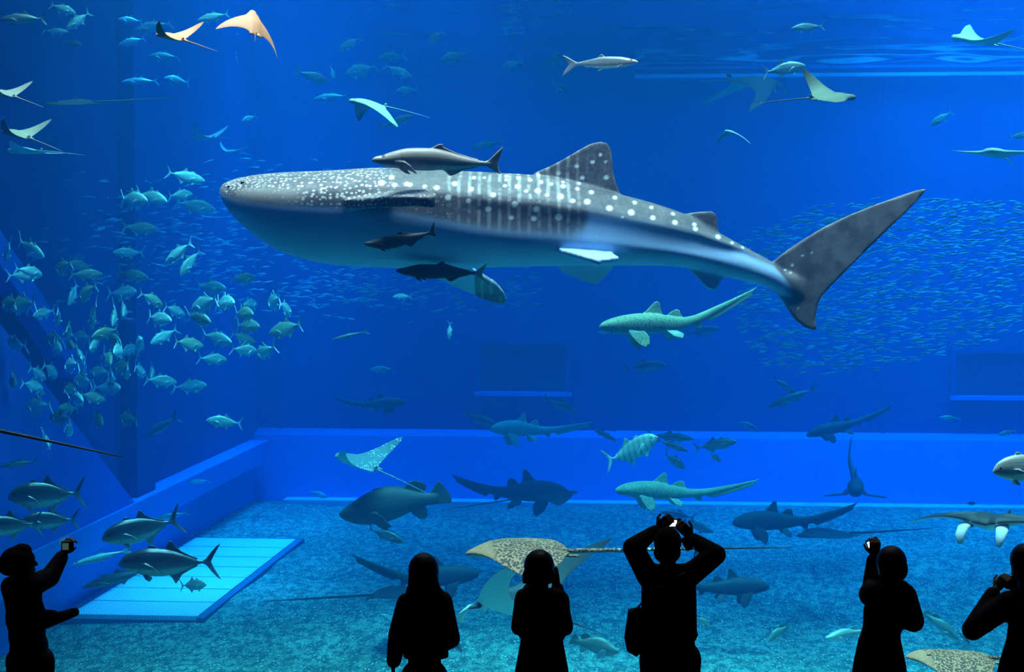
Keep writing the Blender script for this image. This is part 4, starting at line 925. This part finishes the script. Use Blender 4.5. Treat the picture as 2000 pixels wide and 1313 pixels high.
for s in J.split(';'):
    nx, ny, tx, ty = map(float, s.split())
    Y = R.uniform(24.0, 29.0)
    lim = -(XL + .7) / ((1300 - min(nx, tx)) / FPX); Y = min(Y, lim)
    ap = math.hypot(nx - tx, ny - ty) * Y / FPX; Lq = max(JL * R.uniform(.95, 1.08), ap * 1.02); dd = math.sqrt(max(0, Lq * Lq - ap * ap)) * R.choice((-1, 1))
    if Y + dd > lim: dd = -abs(dd)
    o = bpy.data.objects.new('jack', R.choice(jb)); C.objects.link(o); m_ = m_jack if R.random() < .72 else m_jack2
    if not o.data.materials: o.data.materials.append(m_jack)
    if m_ is not o.data.materials[0]: o.material_slots[0].link = 'OBJECT'; o.material_slots[0].material = m_
    pose(o, P(nx, ny, Y), P(tx, ty, Y + dd), R.uniform(-14, 14), 1.0, R.uniform(.92, 1.1))
    face = 'seen head-on' if abs(dd) > .42 else 'nose right' if nx > tx else 'nose left'
    if abs(ny - ty) > .32 * abs(nx - tx) and abs(dd) <= .42: face += ' and down' if ny > ty else ' and up'
    tone = 'silver-blue' if m_ is m_jack else 'olive'; mx_, my_ = (nx + tx) / 2, (ny + ty) / 2
    row = ['uppermost', 'upper', 'middle', 'lower', 'lowest'][min(4, max(0, int(np.searchsorted([450, 560, 650, 735], my_))))]
    colm = ['edge', 'left half', 'centre', 'right half', 'far right'][min(4, max(0, int(np.searchsorted([60, 150, 250, 380], mx_))))]
    school.setdefault(f'{tone} jack, {face}, {row} {colm} of the left-hand school', []).append((my_, o))
for lab, mem in school.items():
    mem.sort(key=lambda q: q[0]); n = len(mem)
    for k, (y_, o) in enumerate(mem):
        pre = '' if n == 1 else 'highest ' if k == 0 else 'lowest ' if k == n - 1 else ('second', 'third', 'fourth', 'fifth', 'sixth', 'seventh', 'eighth', 'ninth')[k - 1] + '-highest '
        tag(o, pre + lab, 'fish', 'jacks in the school at the left')

# --- the sardine shoal: three hundred fish one by one, the rest as one mass
def shoal_pt(rnd, poly_fn, Y0, Y1):
    while True:
        x, y = poly_fn(rnd)
        return x, y, rnd.uniform(Y0, Y1)
def right_shoal(r):
    while True:
        x = r.uniform(1450, 2010); y = r.uniform(385, 745)
        lo = np.interp(x, [1450, 1520, 1600, 1720, 1850, 2010], [470, 430, 400, 385, 385, 390]); hi = np.interp(x, [1450, 1500, 1600, 1720, 1850, 2010], [640, 715, 735, 725, 700, 650])
        if lo + r.random() ** 2 * 20 < y < hi - r.random() ** 2 * 40: return x, y
def left_shoal(r):
    while True:
        x = r.gauss(420, 150); y = r.gauss(470, 80)
        if 60 < x < 760 and 310 < y < 640: return x, y
def mid_shoal(r):
    return r.uniform(560, 1060), r.gauss(565, 24)
me_sard.materials.append(m_sard)
rq = random.Random(11)
def sard_pose(o_fn):
    x, y = o_fn(rq); Y = rq.uniform(31, 38) if o_fn is right_shoal else min(rq.uniform(33, 39), -(XL + .5) / ((1300 - x) / FPX))
    L = rq.uniform(.17, .25); p = P(x, y, Y); yaw = rq.gauss(180 if o_fn is right_shoal else 175, 22); pit = rq.gauss(4, 10)
    return Matrix.Translation(p) @ Matrix.Rotation(math.radians(yaw), 4, 'Z') @ Matrix.Rotation(math.radians(pit), 4, 'Y') @ Matrix.Scale(L, 4)
for k in range(290):
    o = bpy.data.objects.new('sardine', me_sard); C.objects.link(o); o.matrix_world = sard_pose(right_shoal)
    tag(o, 'small silver-blue sardine in the dense shoal behind the tail of the whale shark', 'fish', 'sardines in the right shoal')
def mass(name, fn, n, label):
    base = coords(me_sard).astype(float); tri_ = [tuple(p.vertices) for p in me_sard.polygons]; V, Fc = [], []
    nb = len(base); h1 = np.concatenate([base, np.ones((nb, 1))], 1)
    for k in range(n):
        M = np.array(sard_pose(fn)); V.append((h1 @ M.T)[:, :3]); Fc += [tuple(i + k * nb for i in f) for f in tri_]
    me = bpy.data.meshes.new(name); me.from_pydata(np.concatenate(V).tolist(), [], Fc); me.polygons.foreach_set('use_smooth', [True] * len(me.polygons))
    store_rest(me, np.tile(base, (n, 1)).astype(np.float32)); tag(link(name, me, m_sard), label, 'fish', kind='stuff')
mass('sardine_shoal', right_shoal, 1500, 'rest of the dense sardine shoal behind the tail of the whale shark')
mass('small_fry_shoal', left_shoal, 480, 'faint cloud of tiny fish behind the school of jacks')
mass('small_fry_cloud', mid_shoal, 260, 'faint band of tiny fish below the whale shark belly')
# ------------------------------------------------------------------ the visitors, dark against the tank
m_skin = plain('skin', (.10, .06, .045), .6, var=.08)
m_hair = plain('black_hair', (.006, .006, .007), .5, spec=.2)
m_coat = plain('black_coat_cloth', (.010, .010, .012), .9, spec=.08)
m_navy = plain('navy_cloth', (.010, .012, .020), .9, spec=.08)
m_trou = plain('dark_trouser_cloth', (.010, .010, .014), .9, spec=.08)
m_shoe = plain('black_shoe_leather', (.006, .006, .006), .5)
m_capc = plain('dark_cap_cloth', (.010, .010, .012), .9, spec=.08)
m_lace = plain('dark_lace', (.012, .013, .018), .8, spec=.1, var=.5, sc=60)
m_camb = plain('black_camera_plastic', (.006, .006, .007), .35)
m_bag = plain('dark_bag_cloth', (.010, .018, .016), .8)
t = NT('lit_camera_screen'); co = t.n('TexCoord').outputs['Object']
m_screen = t.bsdf((.02, .02, .02), .3, 0, .5, None, (t.mix(t.noise(co, 40.0), (.55, .85, 1.0), (1.0, 1.0, 1.0)), 2.2))
t = NT('dim_camera_screen'); m_screen_d = t.bsdf((.02, .03, .03), .3, 0, .5, None, ((.18, .35, .30), .22))
PY = 12.0
def Q(px, py, dy=0.0): return P(px, py, PY + dy)

def hand(bm, wrist, d, n, thumb=1, curl=(25, 40, 30), k=1.0):
    """palm, four bent fingers of different lengths and a thumb on the side"""
    wrist, d, n = Vector(wrist), Vector(d).normalized(), Vector(n); n = (n - d * n.dot(d)).normalized(); s = d.cross(n) * thumb
    for j in range(4): capsule(bm, wrist + s * (.022 - .0147 * j) * k * .7, wrist + d * .088 * k + s * (.029 - .0193 * j) * k, .015 * k, .0125 * k, 8)
    for j, L in enumerate((.072, .080, .074, .058)):
        p = wrist + d * .086 * k + s * (.030 - .020 * j) * k; a = 0; r = .0095 * k
        for seg, fr in enumerate((.45, .30, .25)):
            a += math.radians(curl[seg]); v = d * math.cos(a) + n * math.sin(a); e = p + v * L * fr * k; capsule(bm, p, e, r, r * .92, 8); p = e; r *= .92
    p = wrist + d * .025 * k + s * .026 * k; v = (d * .62 + s * .7 + n * .25).normalized(); e = p + v * .045 * k; capsule(bm, p, e, .013 * k, .011 * k, 8)
    v = (d * .85 + s * .25 + n * .45).normalized(); capsule(bm, e, e + v * .032 * k, .011 * k, .009 * k, 8)

def head(bm, c, face, r=1.0):
    """skull, face with brow, nose, lips, chin and ears; FACE is where it looks"""
    c, f = Vector(c), Vector(face).normalized(); up = Vector((0, 0, 1)); s = f.cross(up).normalized(); u = s.cross(f)
    M = Matrix((s, f, u)).transposed()
    def at(x, y, z): return c + M @ Vector((x * r, y * r, z * r))
    ellip(bm, at(0, -.012, .018), (.074 * r, .092 * r, .098 * r), M); ellip(bm, at(0, .028, -.045), (.058 * r, .062 * r, .072 * r), M)
    ellip(bm, at(0, .062, -.092), (.026 * r, .022 * r, .022 * r), M); capsule(bm, at(0, .085, .012), at(0, .104, -.022), .009 * r, .015 * r, 8)
    ellip(bm, at(0, .083, -.058), (.026 * r, .014 * r, .012 * r), M); ellip(bm, at(0, .074, .03), (.05 * r, .016 * r, .014 * r), M)
    for q in (-1, 1):
        ellip(bm, at(q * .076, -.005, -.012), (.010 * r, .02 * r, .032 * r), M); ellip(bm, at(q * .03, .078, .004), (.014 * r, .01 * r, .009 * r), M)
    return M, at

def person(label, headc, face, sh, el, wr, hip, height, hands, top_mat, leg_mat, bulk=1.0, sleeve=1.0, belly=1.0, neck=None, hr=1.0, torso_d=1.0):
    """one clothed figure; joints are world points (left, right as seen), standing on the hall floor"""
    bm = bmesh.new(); M, at = head(bm, headc, face, hr); headc = Vector(headc)
    cl = bmesh.new(); tr_ = bmesh.new(); so = bmesh.new()
    mid = (sh[0] + sh[1]) / 2; ax = (sh[1] - sh[0]).normalized(); fw = Vector((0, 0, 1)).cross(ax).normalized()
    A = Matrix((ax, fw, Vector((0, 0, 1)))).transposed()
    half = (sh[1] - sh[0]).length / 2
    capsule(bm, mid + Vector((0, 0, .0)), headc - Vector((0, 0, .06)), .056, .052)
    pel = (hip[0] + hip[1]) / 2
    for tgt, g in ((bm, 0.0), (cl, .016)):
        capsule(tgt, sh[0] + ax * .02, sh[1] - ax * .02, .055 * bulk + g, .055 * bulk + g)
        for f, wx, dx, hz in ((.16, half * .90, .105, .13), (.38, half * .86, .115, .15), (.62, half * .80 * belly, .11 * belly, .14), (.84, half * .86 * belly, .115 * belly, .13), (1.0, half * .90 * belly, .115 * belly, .10)):
            ellip(tgt, mid.lerp(pel, f), (wx * bulk + g, dx * bulk * torso_d + g, hz + g), A, 20, 12)
        for i in (0, 1):
            capsule(tgt, sh[i], el[i], .050 * bulk * sleeve + g, .041 * bulk * sleeve + g); capsule(tgt, el[i], wr[i].lerp(el[i], .12 if tgt is cl else 0), .041 * bulk * sleeve + g, (.034 if tgt is cl else .026) * (sleeve if tgt is cl else 1) + g * .6)
    for i in (0, 1):
        foot = Vector((hip[i].x, hip[i].y, HALL + .09)); knee = hip[i].lerp(foot, .5) + fw * .02
        for tgt, g in ((bm, 0), (tr_, .014)):
            capsule(tgt, hip[i], knee, .085 * bulk + g, .058 * bulk + g); capsule(tgt, knee, foot + Vector((0, 0, .03)), .057 * bulk + g, .042 + g * 1.6)
            ellip(tgt, pel, (half * .86 * belly * bulk + g, .12 * belly * bulk + g, .13 + g), A)
        capsule(bm, foot + Vector((0, 0, -.03)), foot + fw * .13 + Vector((0, 0, -.055)), .04, .028)
        capsule(so, foot + Vector((0, 0, -.045)) - fw * .05, foot + fw * .17 + Vector((0, 0, -.05)), .045, .04)
    for i, h in enumerate(hands):
        if h: hand(bm, wr[i], h[0], h[1], h[2], h[3] if len(h) > 3 else (25, 40, 30))
    o = link('person', fuse(bm, 'person', .0075, 2, .4, .6), m_skin); tag(o, label, 'person')
    link('jacket', fuse(cl, 'jacket', .012, 4, .5, .5), top_mat, o); link('trousers', fuse(tr_, 'trousers', .014, 4, .5, .5), leg_mat, o); link('shoes', fuse(so, 'shoes', .012, 2, .5, .5), m_shoe, o)
    return o, M, at, A

def wear(o, name, bm, mat, vox=.009, sm=3, dec=.5):
    return link(name, fuse(bm, name, vox, sm, .5, dec), mat, o)

def skirt(rows, depth=.6, p=2.0):
    """a hanging garment: rows of (centre x px, y px, half width px)"""
    bm = bmesh.new(); prev = None; n = 28
    for cx, y_, hw in rows:
        c = Q(cx, y_); w_ = hw / (FPX / PY)
        ring = [bm.verts.new(c + CR * (w_ * math.cos(2 * PI * j / n) * (1 + .03 * math.sin(7 * 2 * PI * j / n))) + Vector((0, 1, 0)) * (w_ * depth * math.sin(2 * PI * j / n))) for j in range(n)]
        if prev:
            for j in range(n): bm.faces.new((prev[j], prev[(j + 1) % n], ring[(j + 1) % n], ring[j]))
        else: bm.faces.new(ring[::-1])
        prev = ring
    bm.faces.new(prev); return bm

def camera_thing(label, c, right, up, w_=.095, h_=.058, d_=.026, screen=m_screen, sfrac=.62):
    """compact camera: body, lens barrel (towards the tank), lit screen (towards us), shutter button"""
    c = Vector(c); right = Vector(right).normalized(); up = Vector(up); up = (up - right * up.dot(right)).normalized(); fwd = up.cross(right)
    if fwd.y < 0: fwd = -fwd
    M = Matrix((right, fwd, up)).transposed().to_4x4(); M.translation = c
    e = bpy.data.objects.new('compact_camera', None); C.objects.link(e); e.matrix_world = M; tag(e, label, 'camera')
    box('camera_body', -w_ / 2, w_ / 2, -d_ / 2, d_ / 2, -h_ / 2, h_ / 2, m_camb, e, .005)
    bm = bmesh.new(); tube(bm, [(.008, d_ / 2 - .004, 0), (.008, d_ / 2 + .018, 0), (.008, d_ / 2 + .03, 0)], [.024, .024, .021], 18); link('lens_barrel', mesh_of(bm, 'lens_barrel'), m_camb, e)
    box('screen', -w_ * .42, -w_ * .42 + w_ * sfrac, -d_ / 2 - .0025, -d_ / 2 + .002, -h_ * .34, h_ * .34, screen, e)
    bm = bmesh.new(); tube(bm, [(w_ * .3, 0, h_ / 2 - .002), (w_ * .3, 0, h_ / 2 + .005)], [.007, .006], 10); link('shutter_button', mesh_of(bm, 'shutter_button'), m_camb, e)
    return e
def strap(label, pts, r=.004, name='wrist_strap'):
    bm = bmesh.new(); P_ = [Vector(q) for q in pts]; out = []
    for i in range(len(P_) - 1):
        for k in range(6): out.append(P_[i].lerp(P_[i + 1], k / 6))
    out.append(P_[-1])
    for _ in range(4): out = [out[0]] + [(out[i - 1] + out[i] * 2 + out[i + 1]) / 4 for i in range(1, len(out) - 1)] + [out[-1]]
    tube(bm, out, r, 7); return tag(link(name, mesh_of(bm, name, True), m_camb), label, 'strap')
UP = Vector((0, 0, 1)); AW = Vector((0, 1, 0))

# 1: man in a hat at the picture edge, camera held up
o, M, at, A = person('person in a soft hat at the left edge holding up a small camera', Q(41, 1101), (CR * .8 + AW * .6 + UP * .08), [Q(24, 1147, .06), Q(62, 1144, -.04)], [Q(40, 1212, -.05), Q(97, 1128, .12)], [Q(112, 1204, .08), Q(123, 1084, .26)], [Q(42, 1292, 0), Q(76, 1292, .06)], 1.64,
    [(CR + UP * .1, UP, 1, (20, 30, 30)), (UP * .9 + CR * .35, CR * .4 + AW * .5, -1, (30, 55, 40))], m_navy, m_trou, 1.12, 1.15)
bm = bmesh.new(); ellip(bm, Q(34, 1094, -.01), (.118, .118, .092)); ellip(bm, Q(43, 1076, 0), (.066, .07, .05)); ellip(bm, Q(22, 1108, -.02), (.085, .10, .06))
wear(o, 'soft_hat', bm, m_capc)
bm = bmesh.new(); capsule(bm, Q(88, 1216, 0), Q(146, 1196, .1), .045, .032); wear(o, 'wide_cuff', bm, m_navy)
camera_thing('small camera held up by the person in a soft hat', Q(132, 1067, .19), CR + AW * .25, UP, .085, .068, .028, m_screen_d, .5)
# 2: woman with long hair
o, M, at, A = person('woman with long dark hair in a loose coat watching the tank', Q(826, 1122), AW + CR * .1, [Q(796, 1180), Q(862, 1176)], [Q(777, 1240, -.02), Q(880, 1248, -.05)], [Q(768, 1298, .02), Q(862, 1262, .14)], [Q(812, 1320), Q(846, 1320)], 1.58,
    [(-UP, CR, 1, (15, 25, 20)), (-CR + AW, -UP, 1)], m_coat, m_trou, 1.0, 1.2)
bm = bmesh.new(); ellip(bm, Q(827, 1116, -.01), (.103, .112, .125)); ellip(bm, Q(827, 1140, -.03), (.105, .09, .13)); ellip(bm, Q(826, 1160, -.06), (.112, .07, .09))
for k in range(9):
    x = 800 + k * 6.6; dx = (k - 4) * 2.6; capsule(bm, Q(x, 1150, -.06), Q(x + dx, 1174 + 5 * math.sin(k * 2.1), -.08), .022, .008, 8)
for x0_, y0_, x1_, y1_ in ((803, 1150, 789, 1170), (806, 1156, 792, 1177), (812, 1160, 803, 1182), (850, 1140, 868, 1157), (848, 1146, 864, 1164), (842, 1152, 856, 1170)):
    capsule(bm, Q(x0_, y0_, -.05), Q((x0_ + x1_) / 2 + (2 if x1_ < 826 else -2), (y0_ + y1_) / 2 + 4, -.06), .026, .02, 8); capsule(bm, Q((x0_ + x1_) / 2 + (2 if x1_ < 826 else -2), (y0_ + y1_) / 2 + 4, -.06), Q(x1_, y1_, -.06), .02, .007, 8)
wear(o, 'long_hair', bm, m_hair, .007, 1)
wear(o, 'loose_coat', skirt([(830, 1172, 22), (828, 1184, 36), (826, 1205, 42), (826, 1240, 44), (831, 1270, 45), (832, 1286, 45)], .62), m_coat, .012, 3)
# 3: woman photographing, bobbed hair, lace sleeves, flared dress
o, M, at, A = person('woman with bobbed hair and lace sleeves photographing with both hands at her face', Q(1054, 1112), AW, [Q(1024, 1168), Q(1090, 1168)], [Q(1014, 1226, .04), Q(1104, 1226, .04)], [Q(1036, 1142, .16), Q(1086, 1140, .16)], [Q(1042, 1320), Q(1076, 1320)], 1.6,
    [(UP * .8 + CR * .5, -AW, 1, (30, 45, 35)), (UP * .9 - CR * .25, -AW, -1, (30, 45, 35))], m_coat, m_trou, .92, 1.05)
bm = bmesh.new(); ellip(bm, Q(1053, 1106, -.01), (.102, .112, .112)); ellip(bm, Q(1053, 1124, -.02), (.102, .098, .075))
for k in range(9): x = 1026 + k * 6.8; capsule(bm, Q(x, 1122, -.05), Q(x + (k - 4) * .8, 1139 + 2 * math.sin(k * 2.6), -.05), .022, .010, 8)
wear(o, 'bobbed_hair', bm, m_hair, .008, 2)
for s, x in ((-1, 1018), (1, 1100)):
    bm = bmesh.new(); capsule(bm, Q(x - s * 6, 1172, 0), Q(x, 1222, .03), .062, .056); capsule(bm, Q(x, 1222, .03), Q(x - s * 6, 1250, .05), .052, .022); wear(o, 'lace_sleeve', bm, m_lace)
wear(o, 'flared_dress', skirt([(1058, 1160, 26), (1058, 1176, 40), (1057, 1210, 40), (1058, 1240, 40), (1058, 1262, 44), (1058, 1300, 51), (1058, 1350, 60), (1058, 1400, 66)], .6), m_coat, .013, 3)
camera_thing('camera hidden before the face of the woman with bobbed hair', Q(1060, 1116, .30), CR, UP, .09, .055, .03, m_screen_d, .5)
# 4: man with raised arms
o, M, at, A = person('man in a cap with both arms raised high photographing the tank', Q(1304, 1072), AW + UP * .2, [Q(1268, 1128), Q(1344, 1126)], [Q(1236, 1070, -.02), Q(1398, 1084, -.02)], [Q(1284, 1034, .14), Q(1350, 1050, .14)], [Q(1284, 1288), Q(1334, 1288)], 1.75,
    [(UP * .55 + CR * .6, AW * .6 + CR * .3, 1, (25, 50, 40)), (UP * .75 - CR * .65, AW * .6 - CR * .3, -1, (25, 50, 40))], m_coat, m_trou, 1.28, 1.0, 1.08)
bm = bmesh.new(); ellip(bm, Q(1304, 1058, -.005), (.092, .108, .10)); ellip(bm, Q(1305, 1062, .09), (.075, .10, .022)); ellip(bm, Q(1303, 1080, -.03), (.09, .08, .075)); wear(o, 'cap', bm, m_capc)
bm = bmesh.new()
for a_, b_, r_, q_ in ((Q(1306, 1150), Q(1306, 1235), .175, .185),): capsule(bm, Q(1292, 1150), Q(1292, 1236), .135, .135); capsule(bm, Q(1326, 1150), Q(1326, 1236), .115, .12); ellip(bm, Q(1309, 1240), (.185, .15, .07))
wear(o, 'loose_shirt', bm, m_coat, .013, 4)
camera_thing('compact camera with lit screen held overhead by the man in a cap', Q(1316, 1022, .26), CR, UP * 1 + AW * .1, .105, .06, .03, m_screen, .6)
e = bpy.data.objects.new('camera_case', None); C.objects.link(e); e.location = Q(1343, 1062, .12); tag(e, 'small camera case dangling beside the head of the man in a cap', 'case')
bm = bmesh.new(); box_bm(bm, -.03, .03, -.018, .018, -.045, .045); bmesh.ops.bevel(bm, geom=bm.edges[:], offset=.008, segments=2, affect='EDGES'); c_ = link('case_body', mesh_of(bm, 'case_body'), m_camb, e); c_.rotation_euler = (0, math.radians(-24), 0)
bm = bmesh.new(); box_bm(bm, -.031, .031, -.019, .019, .02, .047); c2 = link('case_flap', mesh_of(bm, 'case_flap'), m_camb, e); c2.rotation_euler = (0, math.radians(-24), 0)
strap('dark cord hanging from the raised hand of the man in a cap', [Q(1352, 1046, .14), Q(1360, 1060, .13), Q(1358, 1080, .13), Q(1354, 1098, .12), Q(1360, 1098, .12), Q(1362, 1078, .12), Q(1356, 1050, .14)], .0045, 'hanging_cord')
e = bpy.data.objects.new('shoulder_bag', None); C.objects.link(e); e.location = Q(1243, 1232, -.1); tag(e, 'dark striped shoulder bag hanging at the hip of the man in a cap', 'bag')
bm = bmesh.new(); iz = Matrix.Translation(e.location)
bp = [(-.055, .135), (.02, .15), (.06, .12), (.075, .02), (.06, -.12), (.0, -.165), (-.06, -.13), (-.078, -.04)]
for k, (dy, s_) in enumerate(((-.06, .86), (-.035, 1.0), (.035, 1.0), (.06, .86))):
    ring = [bm.verts.new((x * s_, dy, z * s_)) for x, z in bp]
    if k:
        for j in range(8): bm.faces.new((prev[j], prev[(j + 1) % 8], ring[(j + 1) % 8], ring[j]))
    else: bm.faces.new(ring[::-1])
    prev = ring
bm.faces.new(prev); link('bag_body', mesh_of(bm, 'bag_body', True), m_bag, e)
m_stripe = plain('blue_green_webbing', (.02, .05, .09), .8)
for x in (-.02, .025):
    bm = bmesh.new(); tube(bm, [(x, -.066, .12), (x + .006, -.067, 0), (x - .01, -.066, -.12)], .008, 6); link('bag_stripe', mesh_of(bm, 'bag_stripe', True), m_stripe, e)
il = iz.inverted()
bm = bmesh.new(); tube(bm, [il @ Q(1240, 1194, -.12), il @ Q(1262, 1168, -.17), il @ Q(1300, 1140, -.19), il @ Q(1338, 1118, -.10)], .012, 8, .5); link('bag_strap', mesh_of(bm, 'bag_strap', True), m_bag, e)
# 5: person in a coat, arm raised with a camera
o, M, at, A = person('person in a hooded coat holding a camera up beside the head', Q(1738, 1104), AW - CR * .15, [Q(1702, 1162), Q(1766, 1164)], [Q(1704, 1150, .22), Q(1784, 1214, -.05)], [Q(1709, 1088, .24), Q(1752, 1206, .16)], [Q(1704, 1318), Q(1738, 1318)], 1.62,
    [(UP, -CR * .2 + AW, 1, (35, 55, 40)), (-CR + UP * .4, AW, 1)], m_coat, m_trou, 1.0, 1.35)
bm = bmesh.new(); ellip(bm, Q(1741, 1098, -.01), (.100, .112, .108)); ellip(bm, Q(1744, 1112, -.02), (.098, .098, .095)); wear(o, 'short_hair', bm, m_hair, .008, 2)
bm = bmesh.new(); ellip(bm, Q(1738, 1148, -.05), (.125, .12, .06)); ellip(bm, Q(1756, 1152, -.06), (.08, .09, .065)); wear(o, 'hood', bm, m_coat)
wear(o, 'flared_coat', skirt([(1735, 1140, 24), (1735, 1158, 40), (1728, 1190, 41), (1722, 1226, 37), (1718, 1252, 42), (1718, 1290, 50), (1718, 1340, 58), (1718, 1390, 62)], .6), m_coat, .013, 3)
camera_thing('camera with bright tilted screen held up by the person in a hooded coat', Q(1704, 1061, .30), CR + UP * .35, UP - CR * .35, .085, .058, .03, m_screen, .58)
strap('thin strap dangling from the camera of the person in a hooded coat', [Q(1701, 1070, .28), Q(1702, 1092, .24), Q(1706, 1112, .20), Q(1720, 1126, .12)], .0045)
# 6: person at the right edge
o, M, at, A = person('person at the right edge raising a camera before the face', Q(2002, 1098), AW * .8 - CR * .5, [Q(1972, 1178, .02), Q(2040, 1176, -.05)], [Q(1900, 1230, .05), Q(2050, 1250, 0)], [Q(1944, 1152, .18), Q(1990, 1150, .2)], [Q(1986, 1316), Q(2024, 1316)], 1.63,
    [(UP * .6 + CR * .5, CR * .3 + AW * .3, 1, (25, 45, 35)), (UP * .4 - CR * .8, AW, -1, (25, 45, 35))], m_coat, m_trou, 1.1, 1.25)
bm = bmesh.new(); ellip(bm, Q(2004, 1094, -.01), (.104, .114, .11)); ellip(bm, Q(2006, 1112, -.02), (.102, .10, .09)); wear(o, 'short_hair', bm, m_hair, .008, 2)
wear(o, 'long_coat', skirt([(2000, 1150, 24), (2006, 1170, 36), (2009, 1210, 38), (2008, 1250, 42), (2004, 1290, 50), (2000, 1350, 60)], .62), m_coat, .013, 3)
camera_thing('camera held level by the person at the right edge', Q(1966, 1136, .26), CR + UP * .08, UP, .12, .06, .035, m_screen_d, .4)
